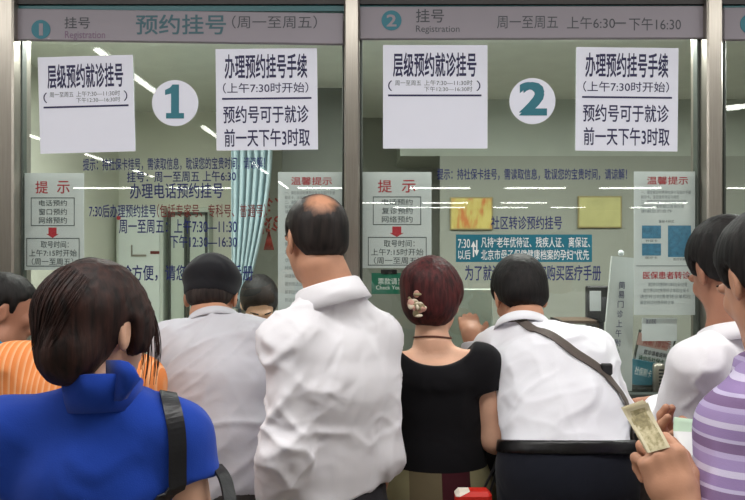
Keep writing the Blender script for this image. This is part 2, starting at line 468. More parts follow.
# the service counter
ct = empty('service_counter', (X(372, 2.3), 2.35, 0), 'long dark granite service counter running under the three glass windows', 'counter')
MB().box(X(-62, 2.3), X(1045, 2.3), 2.13, 2.332, .972, 1.0, .006).build('counter_top', M['counter'], ct)
MB().box(X(-62, 2.3), X(1045, 2.3), 2.18, 2.42, 0, .972).build('front_panel', M['counter_front'], ct)
dk = empty('clerk_desk', (X(372, 2.8), 2.7, 0), 'grey office desk behind the glass on the clerks side of the counter', 'desk')
MB().box(X(-40, 2.6), X(900, 2.6), 2.425, 2.74, .955, .985, .004).build('desk_top', mat('grey_desk_top', srgb(120, 126, 116), .5, var=.05), dk)
MB().box(X(-40, 2.6), X(900, 2.6), 2.60, 2.64, 0, .955).build('modesty_panel', M['dim_panel'], dk)

# office behind the glass
XL = -1.86
struct('wall_office_left', MB().box(XL - .05, XL, 2.42, 5.2, 0, 2.6), M['cream'])
struct('wall_office_back', MB().box(XL, X(236, 4.7), 4.7, 4.78, 0, 2.6), M['cream'])
struct('wall_office_rear', MB().box(X(236, 4.7), 4.6, 4.9, 4.98, 0, 2.6), M['grey_green'])
struct('wall_office_right', MB().box(4.6, 4.65, 2.42, 5, 0, 2.6), M['grey_green'])
struct('ceiling_office', MB().box(XL - .05, 4.65, 2.42, 5.0, 2.56, 2.62), M['off_ceiling'])
struct('trim_8', MB().box(X(400, 4.3), 4.6, 4.3, 4.9, Z(156, 4.3), 2.56), mat('soffit_paint', srgb(172, 178, 166), .8, var=.04))
struct('trim_9', MB().box(X(513, 4.5), X(530, 4.5), 4.5, 4.9, 0, 2.56, .01), M['grey_green'])
struct('wall_office_partition', MB().box(X(282, 4.0), X(352, 4.0), 4.0, 4.1, 0, 2.56), M['dim_panel'])

# ------------------------------------------------------------------ ceiling lights of the hall
def ceiling_light(x, y, along, L, label, group, z=2.9, wd=.07):
    t = empty('ceiling_light', (x, y, z), label, 'ceiling light', group)
    a, b = (L / 2, wd) if along == 'x' else (wd, L / 2)
    MB().box(x - a - .03, x + a + .03, y - b - .03, y + b + .03, z + .012, 2.95, .008).build('housing', M['white'], t)
    MB().box(x - a, x + a, y - b * .9, y + b * .9, z - .012, z + .012, .008).build('tube', M['tube'], t)
for i, (a, b) in enumerate(((4.25, 5.66), (6.95, 8.4), (9.9, 11.4), (12.7, 14.1))):
    ceiling_light(-1.86, 2 * GD - (a + b) / 2, 'y', b - a, 'hall ceiling tube seen only as a slanted streak in the left window glass', 'slanted ceiling tubes', wd=.024)
for i, (a, b) in enumerate(((4.9, 6.2), (7.4, 8.6), (9.0, 10.0), (10.7, 11.9))):
    ceiling_light(-4.05, 2 * GD - (a + b) / 2, 'y', b - a, 'hall ceiling tube seen only as a slanted streak in the left window glass', 'slanted ceiling tubes', wd=.024)
for u in (105, 200, 328, 440, 535, 630, 735):
    ceiling_light(X(u, 14), 2 * GD - 14, 'x', 1.32, 'far hall ceiling tube reflected as a level streak in the counter glass', 'level ceiling tubes', wd=.08)
for u in (372, 445, 524, 668):
    ceiling_light(X(u, 18.4), 2 * GD - 18.4, 'x', 1.3, 'far hall ceiling tube reflected as a level streak in the counter glass', 'level ceiling tubes', wd=.09)
for u in (410, 447, 510, 568, 648, 735):
    ceiling_light(X(u, 20.4), 2 * GD - 20.4, 'x', 1.1, 'far hall ceiling tube reflected as a level streak in the counter glass', 'level ceiling tubes', wd=.09)
dl = empty('ceiling_light', (3.42, 2 * GD - 6.06, 2.9), 'round hall downlight mirrored as a white oval in the rightmost glass', 'ceiling light')
MB().cyl((3.42, 2 * GD - 6.06, 2.93), .13, .05).build('housing', M['white'], dl)
MB().cyl((3.42, 2 * GD - 6.06, 2.9), .105, .02).build('diffuser', M['tube'], dl)

# ------------------------------------------------------------------ header signs
def disc(name, u, v, r_px, d, m, parent=None, th=.003, **kw):
    return MB().cyl((X(u, d), d + th / 2, Z(v, d)), r_px * d / F, th, 1, 40).build(name, m, parent, **kw)
def header(u0, u1, v0, v1, tilt, label, items):
    d = 2.305; piv = P((u0 + u1) / 2, (v0 + v1) / 2, d)
    t = empty('header_sign', P((u0 + u1) / 2, v1, d), label, 'sign', 'registration header signs')
    mb = MB().box(X(u0, d), X(u1, d), d, d + .018, Z(v1, d), Z(v0, d), .003); mb.v = spin(mb.v, tilt, piv)
    mb.build('panel', M['header'], t)
    for it in items:
        if it[0] == 'disc':
            o = MB().cyl((X(it[1], d), d - .0008, Z(it[2], d)), it[3] * d / F, .0012, 1, 40).build('number_disc', M['teal'], t)
        else:
            letter('lettering', it[1], it[2], d - (.0018 if len(it[1]) == 1 else .0006), M[it[3]], t, off=it[4])
    return t
header(13.5, 343.5, 10.5, 42, -.8, 'grey header sign with a teal number 1 over the left window', [
    ('disc', 41, 29.5, 9.5), ('t', '1', (39, 23.5, 43, 35.5), 'header', .02),
    ('t', '挂号', (64.5, 17, 90, 28.5), 'grey_print', .005), ('t', 'Registration', (65, 31, 105, 40.5), 'header_violet', .0),
    ('t', '预约挂号', (136, 14.5, 226, 34.5), 'header_teal', .02), ('t', '（周一至周五）', (232, 15.5, 317, 28.5), 'grey_print', .0)])
header(359.5, 707, 6, 38.5, .15, 'grey header sign with a teal number 2 over the middle window', [
    ('disc', 391.5, 20.5, 10), ('t', '2', (386.5, 14.5, 396.5, 26.5), 'header', .03),
    ('t', '挂号', (416, 9, 444, 22.5), 'grey_print', .005), ('t', 'Registration', (416, 25.5, 459.5, 34), 'grey_print', .0),
    ('t', '周一至周五', (497, 16, 558, 28.5), 'grey_print', .0), ('t', '上午6:30', (567, 16.5, 615, 29), 'grey_print', 0),
    ('t', '—', (615, 22.5, 626, 23.5), 'grey_print', 0), ('t', '下午16:30', (629, 17.5, 681, 30.5), 'grey_print', .0)])
header(724, 1040, 7, 39.5, .1, 'grey header sign with a teal disc cut by the right picture edge', [('disc', 750, 24, 10)])

# ------------------------------------------------------------------ posters
def sheet(name, u0, v0, u1, v1, d, m, label, cat, group=None, tilt=0, th=.0015, parent=None):
    piv = P((u0 + u1) / 2, (v0 + v1) / 2, d)
    mb = MB().box(X(u0, d), X(u1, d), d, d + th, Z(v1, d), Z(v0, d)); mb.v = spin(mb.v, tilt, piv)
    o = mb.build(name, m, parent, origin=None if parent is not None else P((u0 + u1) / 2, v1, d))
    if parent is None: set_props(o, label, cat, group)
    return o, piv
def bar(name, u0, v0, u1, v1, d, m, parent, tilt=0, piv=None):
    mb = MB().box(X(u0, d), X(u1, d), d - .0004, d, Z(v1, d), Z(v0, d)); mb.v = spin(mb.v, tilt, piv)
    return mb.build(name, m, parent)
OD = GD - .004   # stuck on the hall side of the glass
ID = GD + .009   # stuck on the office side
def hours_poster(u0, v0, u1, v1, tilt, label):
    o, pv = sheet('notice_poster', u0, v0, u1, v1, OD, M['paper'], label, 'poster', 'priority booking posters', tilt)
    w_ = u1 - u0; d = OD - .0005
    L = lambda t, a, b, c, e, m, off: letter('lettering', t, (u0 + a * w_ / 104, v0 + b, u0 + c * w_ / 104, v0 + e), d, M[m], o, off, tilt, pv)
    L('层级预约就诊挂号', 10, 7.5, 93, 32, 'navy_ink', .032)
    L('周一至周五', 12, 35.5, 38, 40.5, 'grey_ink', .0); L('上午7:30—11:30时', 41, 35, 89, 40.5, 'grey_ink', .0)
    L('下午12:30—16:30时', 41, 41.5, 89, 46.5, 'grey_ink', 0); L('（', 5, 35.5, 9, 46, 'navy_ink', .01); L('）', 93, 35.5, 97, 46, 'navy_ink', .01)
    bar('rule', u0 + 5 * w_ / 104, v0 + 49.5, u0 + 98 * w_ / 104, v0 + 51.3, d, M['navy_ink'], o, tilt, pv)
def booking_poster(u0, v0, u1, v1, tilt, label):
    o, pv = sheet('notice_poster', u0, v0, u1, v1, OD, M['paper'], label, 'poster', 'booking procedure posters', tilt)
    s = (u1 - u0) / 101; d = OD - .0005
    L = lambda t, a, b, c, e, m, off: letter('lettering', t, (u0 + a * s, v0 + b, u0 + c * s, v0 + e), d, M[m], o, off, tilt, pv)
    L('办理预约挂号手续', 9, 5.5, 91, 30, 'navy_ink', .03); L('（上午7:30时开始）', 7, 34, 92, 44.5, 'navy_ink', .008)
    bar('rule', u0 + 6 * s, v0 + 49, u0 + 95 * s, v0 + 50.8, d, M['navy_ink'], o, tilt, pv)
    L('预约号可于就诊', 7, 57, 92, 74.5, 'navy_ink', .02); L('前一天下午3时取', 8, 80, 93, 98, 'navy_ink', .02)
hours_poster(39, 56, 134, 152.5, 1.6, 'white priority booking hours poster left of the big 1 disc')
booking_poster(216, 48.5, 317.5, 150, .6, 'white booking procedure poster right of the big 1 disc')
hours_poster(383, 45, 487.5, 148.5, 0, 'white priority booking hours poster left of the big 2 disc')
booking_poster(576, 47.5, 678, 151, -.6, 'white booking procedure poster right of the big 2 disc')

def number_disc(u, v, r, t, box, label):
    o = set_props(disc('number_sticker', u, v, r, OD, M['paper']), label, 'sticker', 'window number stickers')
    if t == '1':
        d = OD - .0008; mb = MB()
        pl = [(165, 90), (170, 87.5), (172.5, 84.5), (179, 84.5), (179, 113), (184, 113), (184, 118.5), (166, 118.5), (166, 113), (171, 113), (171, 93.5), (165, 95)]
        mb.add([P(a, b, d) for a, b in pl], [(0, 1, 2, 3, 4, 10, 11), (4, 5, 6, 7, 8, 9, 10)][:0] + [(0, 11, 10, 1), (1, 10, 9, 4, 3, 2), (4, 9, 8, 7, 6, 5)])
        mb.build('numeral', M['teal'], o)
    else: letter('numeral', t, box, OD - .0008, M['teal'], o, .06)
number_disc(175, 103, 23, '1', (165, 84.5, 182, 118.5), 'round white sticker with a big teal 1 on the left glass')
number_disc(532.5, 101, 23, '2', (519, 82, 547, 115.5), 'round white sticker with a big teal 2 on the middle glass')

# ------------------------------------------------------------------ lettering stuck on the glass
def vinyl(text, box, label, m='vinyl_blue', off=.022, group=None, tilt=0, parent=None):
    o = letter('window_lettering', text, box, GD - .0016, M[m], parent, off, tilt)
    if parent is None: set_props(o, label, 'lettering', group)
    return o
TIP = '提示：持社保卡挂号，需读取信息，耽误您的宝贵时间，请谅解！'
vinyl(TIP, (83, 157.5, 265, 170), 'blue reminder line under both posters on the left glass', tilt=.6)
vinyl('挂号：周一至周五 上午6:30', (127, 171, 236, 182), 'blue weekday hours line below the reminder on the left glass', tilt=.6)
vinyl('办理电话预约挂号', (130, 183, 223, 198.5), 'larger dark blue telephone booking line on the left glass', off=.02, tilt=.4)
l1 = vinyl('7:30后办理预约挂号', (89, 204.5, 156, 217.5), 'blue and red booking line naming clinic types on the left glass', off=.02)
l2 = vinyl('（包括专家号、专科号、普通号）', (157, 204, 266, 217.5), None, 'vinyl_red', .012, parent=l1); l2.name = 'red_lettering'; l2['label'] = 'red lettering'
vinyl('周一至周五：上午7:30—11:30', (119, 219, 237, 233.5), 'blue morning hours line on the left glass by the cabinet', off=.02)
vinyl('下午12:30—16:30', (170, 235, 237, 248), 'blue afternoon hours line on the left glass over the capped head', off=.02)
vinyl('为了就诊方便，请您购买医疗手册', (88, 265, 253, 281), 'blue handbook line cut by the black cap on the left glass', off=.022)
vinyl(TIP, (437, 168.5, 627, 180), 'blue reminder line under both posters on the middle glass')
vinyl('社区转诊预约挂号', (491, 216, 562, 229.5), 'blue referral booking line over the teal strip sign', off=.02)
vinyl('为了就诊方便，请您购买医疗手册', (465, 265, 601, 281), 'blue handbook line under the teal strip sign', off=.022)

o, pv = sheet('strip_sign', 456, 234.5, 592, 262, OD, M['teal_card'], 'teal strip sign with two white lines on the middle glass', 'sign')
d = OD - .0005
letter('lettering', '7:30', (458, 239, 470, 248), d, M['white_ink'], o, .01); letter('lettering', '以后', (458, 250, 470.5, 259.5), d, M['white_ink'], o, .01)
mb = MB(); a = P(475.5, 242, d); b = P(472.5, 248, d)
for q in ((472.8, 246.5, 474.2, 257), (476, 240, 477.4, 250)): mb.box(X(q[0], d), X(q[2], d), d - .0004, d, Z(q[3], d), Z(q[1], d))
mb.add([P(470.8, 247, d - .0002), P(473.5, 241, d - .0002), P(476, 247, d - .0002)], [(0, 1, 2)]); mb.add([P(474, 250, d - .0002), P(476.7, 256, d - .0002), P(479, 250, d - .0002)], [(0, 1, 2)])
mb.build('arrow', M['white_ink'], o)
letter('lettering', '凡持“老年优待证、残疾人证、离保证、', (481, 237, 590, 247.5), d, M['white_ink'], o, .012)
letter('lettering', '北京市母子保健健康档案的孕妇”优先', (481, 249.5, 589, 260), d, M['white_ink'], o, .012)

def tip_notice(u0, v0, u1, v1, tilt, label, l2):
    o, pv = sheet('reminder_notice', u0, v0, u1, v1, ID, M['notice_paper'], label, 'notice', 'booking channel notices', tilt)
    d = ID - .0005; s = (u1 - u0) / 70
    L = lambda t, a, b, c, e, m, off=.004: letter('lettering', t, (u0 + a * s, v0 + b, u0 + c * s, v0 + e), d, M[m], o, off, tilt, pv)
    L('提', 16, 8, 30, 20.5, 'red_ink', .01); L('示', 40, 8, 54, 20.5, 'red_ink', .01)
    L('电话预约', 20, 27, 51, 33, 'grey_ink'); L(l2, 20, 35.5, 51, 42, 'grey_ink'); L('网络预约', 20, 44, 51, 50.5, 'grey_ink')
    L('取号时间：', 22, 68, 53, 75, 'grey_ink'); L('上午7:15时开始', 9, 76.5, 62, 83.5, 'grey_ink'); L('（周一至周五）', 12, 85, 58, 92, 'grey_ink')
    for k, (a, b, c, e) in enumerate(((11, 24.5, 59.5, 53), (6, 65, 65, 93.5))):
        for q in ((a, b, c, b + .8), (a, e - .8, c, e), (a, b, a + .7, e), (c - .7, b, c, e)):
            bar('rule', u0 + q[0] * s, v0 + q[1], u0 + q[2] * s, v0 + q[3], d, M['grey_ink'], o, tilt, pv)
    mb = MB(); a = [(30.5, 54.5), (39.5, 54.5), (39.5, 61), (42, 61), (35, 65), (28, 61), (30.5, 61)]
    mb.add([P(u0 + p[0] * s, v0 + p[1], d) for p in a], [tuple(range(7))[::-1]]); mb.v = spin(mb.v, tilt, pv); mb.build('arrow', M['red_ink'], o)
tip_notice(21, 173, 84, 270, 0, 'grey booking channel notice with red title by the left steel frame', '窗口预约')
tip_notice(362, 172, 431.5, 268, 0, 'grey booking channel notice with red title by the middle steel post', '复诊预约')

o, pv = sheet('banknote_check_sign', 371.5, 273, 412, 294, ID + .004, M['green_card'], 'small green check your money sign below the middle notice', 'sign', th=.003)
letter('lettering', '票款请当面', (378, 278, 410, 284.5), ID + .0035, M['white_ink'], o, .006); letter('lettering', 'Check Your Bill', (376, 285.5, 411, 289.5), ID + .0035, M['white_ink'], o, .0)
MB().box(X(381, ID), X(397, ID), ID, ID + .006, Z(274, ID), Z(269.5, ID), .001).build('clip', M['black'], o)

def kind_notice(u0, v0, u1, v1, label, pics):
    o, pv = sheet('reminder_notice', u0, v0, u1, v1, ID, M['notice_paper'], label, 'notice', 'patient reminder notices')
    d = ID - .0005
    L = lambda t, a, b, c, e, m, off=.0: letter('lettering', t, (u0 + a, v0 + b, u0 + c, v0 + e), d, M[m], o, off)
    L('温馨提示', 13, 5, 54, 13, 'red_ink', .014)
    for k, (t, x) in enumerate((('一、请您就诊时携带社保卡及医疗手册', 57), ('就诊卡、当日挂号凭证与病历', 45), ('二、请您仔细核对姓名和科别信息', 52), ('如有变化请到窗口咨询办理', 50), ('谢谢您的合作', 38))):
        L(t, 7, 19 + k * 4.7, x, 22.5 + k * 4.7, 'pale_ink')
    if pics:
        L('医保卡样式', 25, 48.5, 40, 51.5, 'grey_ink')
        blue = mat('blue_picture', srgb(66, 124, 158), .5, var=.25, vscale=60)
        for q, cap in (((8, 54, 27, 67), '社保卡'), ((8, 72, 27, 84), '医疗卡'), ((34, 54, 57, 85.5), '医疗手册')):
            bar('picture', u0 + q[0], v0 + q[1], u0 + q[2], v0 + q[3], d, blue, o)
            c_ = (q[0] + q[2]) / 2; L(cap, c_ - 6, q[3] + 1, c_ + 6, q[3] + 3.6, 'grey_ink')
        bar('rule', u0 + 2, v0 + 94, u1 - 2, v0 + 94.7, d, M['pale_ink'], o)
        L('医保患者转诊', 9, 100, 56, 107.5, 'red_ink', .02)
        for k, (a, x) in enumerate(((14, 53), (9, 55), (6, 57), (6, 40))): L('请您转诊时携带转诊单和社保卡办理手续'[:16 - 2 * k], a, 111 + k * 6, x, 115 + k * 6, 'pale_ink')
    else:
        for k in range(11):
            L('请您按照就诊时间提前到达诊室候诊并出示挂号凭证'[k:k + 14], 7, 46 + k * 8, 56, 50 + k * 8, 'pale_ink')
kind_notice(278, 172, 343, 316, 'grey patient reminder notice behind the balding head', False)
kind_notice(634, 171.5, 700, 315, 'grey patient reminder notice with blue card pictures', True)
o, pv = sheet('paper_slip', 642, 318, 677, 341, ID + .03, M['notice_paper'], 'small white slip under the notice with blue card pictures', 'paper')
letter('lettering', '就诊须知', (646, 319, 656, 324), ID + .0295, M['vinyl_blue'], o, 0)

# ------------------------------------------------------------------ behind the glass
dD = 2.43
t = empty('standing_sign', P(620, 392, 2.46), 'tall white standing sign with vertical writing behind the middle glass', 'sign')
a = [P(612, 256, dD), P(634, 258, dD), P(632, 391, dD + .02), P(600, 391, dD + .02)]; b = [p + np.array((0, .012, 0)) for p in a]
MB().add(a + b, [(0, 3, 2, 1), (4, 5, 6, 7), (0, 1, 5, 4), (1, 2, 6, 5), (2, 3, 7, 6), (3, 0, 4, 7)]).build('board', mat('white_board', srgb(190, 194, 192), .5, var=.03), t)
for k, ch in enumerate('简易门诊上午附'):
    vv = 281.5 + k * 9.6; uu = 622 - k * .7
    letter('lettering', ch, (uu - 3, vv, uu + 3, vv + 7.2), dD - .003, M['navy_ink'], t, .02)
letter('lettering', '306', (611, 348, 620, 353), dD - .003, M['pale_ink'], t); letter('lettering', '个号', (612, 357, 620, 372), dD - .003, M['grey_print'], t)
MB().ball(P(621, 253, dD), .011).build('top_cap', M['notice_paper'], t, smooth=True)

t = empty('tariff_sign', P(652, 392, 2.5), 'red titled white sign in a dark frame behind the middle glass', 'sign')
d = 2.48
def skew(u0, v0, u1, v1, sl, d, th, name, m, parent):
    mb = MB().box(X(u0, d), X(u1, d), d, d + th, Z(v1, d), Z(v0, d)); x0 = X(u0, d)
    mb.v = spin(mb.v, -sl, P(u0, v1, d)); return mb.build(name, m, parent)
skew(633, 329, 670, 364, 12, d, .012, 'frame', M['dark_frame'], t)
skew(635, 330.5, 668.5, 362.5, 12, d - .002, .003, 'card', M['notice_paper'], t)
skew(636.5, 332, 667.5, 344.5, 12, d - .003, .0008, 'title_band', mat('rose_band', srgb(200, 160, 150), .6), t)
letter('lettering', '简易门诊公示', (638.5, 333.5, 666, 342.5), d - .0036, M['red_frame'], t, .02, -12, P(633, 364, d))
letter('lettering', '就诊请看说明', (641, 347, 664, 352), d - .0036, M['grey_print'], t, .02, -12, P(633, 364, d))
letter('lettering', '请出示社保卡', (637, 353.5, 663, 358.5), d - .0036, mat('green_ink', srgb(30, 90, 60), .6), t, .02, -12, P(633, 364, d))
MB().box(X(637, d), X(666, d), d + .012, d + .03, .985, Z(366, d)).build('stand', M['black'], t)
t = empty('desk_card', P(641, 392, 2.46), 'tilted teal card with white writing at the foot of the red titled sign', 'card')
d = 2.45
skew(628.5, 358.5, 652, 383.5, 10, d, .008, 'card', M['teal_card'], t)
letter('lettering', '社保刷卡', (631.5, 365, 648.5, 373), d - .001, M['white_ink'], t, .0, -14, P(628.5, 383.5, d))
MB().box(X(630, d), X(652, d), d, d + .04, .985, Z(385, d)).build('stand', M['dark_frame'], t)
t = empty('coin_tube', P(658, 392, 2.40), 'upright grey metal cylinder with dark slots behind the glass', 'dispenser')
d = 2.40
MB().tube([P(658.5, 397, d), P(658.5, 366, d), P(658.5, 364, d), P(658.5, 363, d)], [.021, .021, .018, .009], 20).build('tube', M['steel'], t, smooth=True)
mb = MB()
for k in range(7): mb.box(X(656.5, d), X(661, d), d - .0225, d - .018, Z(370 + k * 3.4, d), Z(368.2 + k * 3.4, d))
mb.build('slot', M['black'], t)
# desk divider, monitor, shelf
set_props(MB().box(X(425, 2.72), X(492, 2.72), 2.70, 2.73, .985, Z(289, 2.7), .004).build('desk_divider', mat('divider_panel', srgb(150, 158, 146), .6, var=.03)), 'pale desk divider behind the dark red hair on the clerks side', 'divider')
t = empty('monitor', P(600, 400, 2.68), 'dark monitor turned away behind the standing sign with paper taped on', 'monitor')
MB().box(X(588, 2.66), X(612, 2.66), 2.66, 2.70, Z(322, 2.66), Z(286, 2.66), .006).build('case', M['black'], t)
MB().box(X(590, 2.655), X(601, 2.655), 2.655, 2.658, Z(311, 2.655), Z(291, 2.655)).build('taped_paper', M['notice_paper'], t)
MB().box(X(597, 2.68), X(603, 2.68), 2.67, 2.69, .99, Z(320, 2.68)).box(X(588, 2.68), X(612, 2.68), 2.62, 2.735, .985, 1.0, .003).build('stand', M['black'], t)
t = empty('filing_box', P(585, 400, 2.6), 'brown wooden document rack on the clerks desk', 'rack')
mb = MB(); d = 2.58
for z0 in (.985, 1.08, 1.17, 1.26): mb.box(X(556, d), X(594, d), d - .06, d + .08, z0, z0 + .012)
mb.box(X(556, d), X(558, d), d - .06, d + .08, .985, 1.272).box(X(592, d), X(594, d), d - .06, d + .08, .985, 1.272)
mb.build('shelf', M['brown_wood'], t)
gold = NT('gold_plaque')
wv = gold.add('ShaderNodeTexNoise'); wv.inputs['Scale'].default_value = 6; gold.link(gold.coords((3, 3, 1)), wv.inputs['Vector'])
gold.link(gold.ramp(wv.outputs['Fac'], [(.38, srgb(196, 116, 48)), (.5, srgb(196, 176, 90)), (.62, srgb(206, 190, 104))]), gold.p.inputs['Base Color'])
gold.p.inputs['Roughness'].default_value = .4
def plaque(u0, v0, u1, v1, m, label, d=4.28):
    t = empty('wall_plaque', P((u0 + u1) / 2, v1, d), label, 'plaque')
    MB().box(X(u0, d), X(u1, d), d, d + .012, Z(v1, d), Z(v0, d), .003).build('frame', mat('plaque_frame', srgb(150, 138, 90), .4), t)
    MB().box(X(u0 + 1.5, d - .002), X(u1 - 1.5, d - .002), d - .002, d, Z(v1 - 1.5, d), Z(v0 + 1.5, d)).build('face', m, t)
    return t
struct('wall_office_notice', MB().box(X(440, 4.3), X(860, 4.3), 4.3, 4.34, 0, Z(156, 4.3)), M['grey_green'])
plaque(450, 197, 493, 230, gold.m, 'orange and gold plaque on the office wall behind the middle glass')
plaque(578, 196, 622, 228, mat('pale_gold', srgb(186, 182, 120), .5, var=.1), 'pale gold plaque on the office wall behind the middle glass')

# left office furniture
d = 4.55
t = empty('metal_cabinet', P(139, 480, d), 'white metal cabinet with a red sticker behind the left glass', 'cabinet')
MB().box(X(116, d), X(163, d), d, d + .14, 0, Z(207, d), .005).build('body', mat('white_cabinet', srgb(204, 212, 200), .5, var=.04), t)
dr_ = MB().box(X(119, d), X(160, d), d - .012, d, .1, Z(210, d), .004).build('door', mat('white_cabinet_door', srgb(218, 226, 220), .45, var=.03), t)
MB().box(X(132, d), X(147, d), d - .02, d - .012, Z(256.5, d), Z(254.5, d)).box(X(132, d), X(133, d), d - .02, d - .012, Z(256, d), Z(245, d)).build('handle', M['steel'], dr_)
MB().cyl((X(119.5, d), d - .016, Z(218, d)), .014, .006, 1).build('sticker', M['red_ink'], dr_)
MB().box(X(151, d), X(160, d), d - .014, d - .012, Z(254, d), Z(251, d)).build('label_plate', M['vinyl_red'], dr_)
t = empty('glass_cabinet', P(186, 480, d), 'tall cabinet with dark framed glass doors beside the white metal cabinet', 'cabinet')
MB().box(X(167, d), X(208, d), d + .02, d + .14, 0, Z(207, d), .004).build('body', mat('pale_cabinet', srgb(190, 200, 186), .5, var=.04), t)
for (u0, u1) in ((168, 186), (187, 207)):
    mb = MB()
    for q in ((u0, 212, u0 + 2, 470), (u1 - 2, 212, u1, 470), (u0, 212, u1, 214.5), (u0, 330, u1, 333)): mb.box(X(q[0], d), X(q[2], d), d, d + .02, Z(q[3], d), Z(q[1], d))
    mb.build('door', M['dark_frame'], t)
cur = MB(); n = 40; dC = 3.7
top, bot = [], []
A = []; B = []
for i in range(n + 1):
    s = i / n
    y = dC + .045 * math.sin(s * 6 * 2 * math.pi)
    ut = 231 + s * 41; ub = 232 + s * 10
    A.append((ut, ub, y))
rows = []
for j in range(15):
    q = j / 14; row = []
    for (ut, ub, y) in A:
        vv = 148 + q * 160; k = q ** 1.7
        row.append(P(ut + (ub - ut) * k, vv, dC) + np.array((0, (y - dC) * (1 - .4 * q), 0)))
    rows.append(row)
rows.insert(0, [p + np.array((0, 0, 2.45 - p[2])) for p in rows[0]])
vs = [p for r in rows for p in r]; w_ = n + 1
mb = MB().add(vs, [(j * w_ + i, j * w_ + i + 1, (j + 1) * w_ + i + 1, (j + 1) * w_ + i) for j in range(len(rows) - 1) for i in range(n)])
ct_ = empty('curtain', P(250, 400, dC), 'pale aqua curtain gathered to one side behind the left glass', 'curtain')
o = mb.build('drape', mat('aqua_curtain', srgb(160, 180, 184), .8, var=.06), ct_, smooth=True); md = o.modifiers.new('th', 'SOLIDIFY'); md.thickness = .004
MB().tube([P(222, 200, dC) * (1, 1, 0) + np.array((0, 0, 2.46)), P(284, 200, dC) * (1, 1, 0) + np.array((0, 0, 2.46))], .012, 10).tube([(X(250, dC), dC, 2.46), (X(250, dC), dC, 2.56)], .008, 8).build('rail', M['steel'], ct_, smooth=True)
kn = empty('hanging_ornament', P(268, 232, 3.95), 'red knotted hanging ornament beside the aqua curtain', 'ornament')
rd = mat('red_cord', srgb(150, 52, 40), .6, var=.3, vscale=60)
random.seed(4)
mb = MB()
for i in range(34):
    a, b = random.uniform(262, 276), random.uniform(196, 232)
    p = P(a, b, 3.95); q = P(a + random.uniform(-4, 4), b + random.uniform(-4, 4), 3.95) + np.array((0, random.uniform(-.02, .02), 0))
    mb.tube([p, (p + q) / 2 + np.array((0, -.012, 0)), q], .006, 6)
mb.tube([P(269, 100, 3.95), P(269, 196, 3.95)], .003, 6)
mb.build('knot', rd, kn, smooth=True)
mb = MB()
for i in range(9): mb.tube([P(269, 230, 3.95), P(264 + i * 1.2, 250, 3.95)], .003, 5)
mb.build('tassel', rd, kn, smooth=True)
# unseen office tubes, added to brighten the room behind the glass
for x in (-.9, .7, 2.2):
    t = empty('office_fill_tube', (x, 2.78, 2.5), 'added ceiling tube hidden by the header, brightening the office', 'ceiling light', 'added office tubes')
    MB().box(x - .5, x + .5, 2.74, 2.82, 2.52, 2.56, .005).build('housing', M['white'], t)
    MB().box(x - .48, x + .48, 2.76, 2.80, 2.505, 2.52, .004).build('tube', M['fill_tube'], t)

# ------------------------------------------------------------------ people: materials
def skin_mat(name, r, g, b):
    k = NT(name); col = srgb(r, g, b)
    nz = k.add('ShaderNodeTexNoise'); nz.inputs['Scale'].default_value = 14; nz.inputs['Detail'].default_value = 5
    k.link(k.coords(), nz.inputs['Vector'])
    k.link(k.ramp(nz.outputs['Fac'], [(.3, tuple(c * .86 for c in col[:3]) + (1,)), (.7, tuple(min(1, c * 1.08) for c in col[:3]) + (1,))]), k.p.inputs['Base Color'])
    k.p.inputs['Roughness'].default_value = .5; k.p.inputs['Specular IOR Level'].default_value = .35
    n2 = k.add('ShaderNodeTexNoise'); n2.inputs['Scale'].default_value = 220
    k.link(k.coords(), n2.inputs['Vector']); bp = k.add('ShaderNodeBump'); bp.inputs['Strength'].default_value = .12; bp.inputs['Distance'].default_value = .002
    k.link(n2.outputs['Fac'], bp.inputs['Height']); k.link(bp.outputs[0], k.p.inputs['Normal'])
    return k.m
SK = {'tan': skin_mat('tan_skin', 200, 148, 120), 'fair': skin_mat('fair_skin', 226, 178, 150), 'brown': skin_mat('brown_skin', 178, 126, 102)}
def hair_mat(name, a, b, rough=.58):
    k = NT(name)
    nz = k.add('ShaderNodeTexNoise'); nz.inputs['Scale'].default_value = 90; nz.inputs['Detail'].default_value = 4
    k.link(k.coords((1, 1, .12)), nz.inputs['Vector'])
    k.link(k.ramp(nz.outputs['Fac'], [(.3, a), (.72, b)]), k.p.inputs['Base Color'])
    k.p.inputs['Roughness'].default_value = rough; k.p.inputs['Specular IOR Level'].default_value = .28
    bp = k.add('ShaderNodeBump'); bp.inputs['Strength'].default_value = .5; bp.inputs['Distance'].default_value = .004
    k.link(nz.outputs['Fac'], bp.inputs['Height']); k.link(bp.outputs[0], k.p.inputs['Normal'])
    return k.m
HR = {'black': hair_mat('black_hair', srgb(7, 6, 6), srgb(30, 25, 24)), 'brown': hair_mat('dark_brown_hair', srgb(20, 11, 10), srgb(62, 36, 30)),
      'maroon': hair_mat('dark_red_hair', srgb(34, 12, 14), srgb(92, 38, 38)), 'grey': hair_mat('greying_black_hair', srgb(24, 20, 20), srgb(66, 56, 52))}
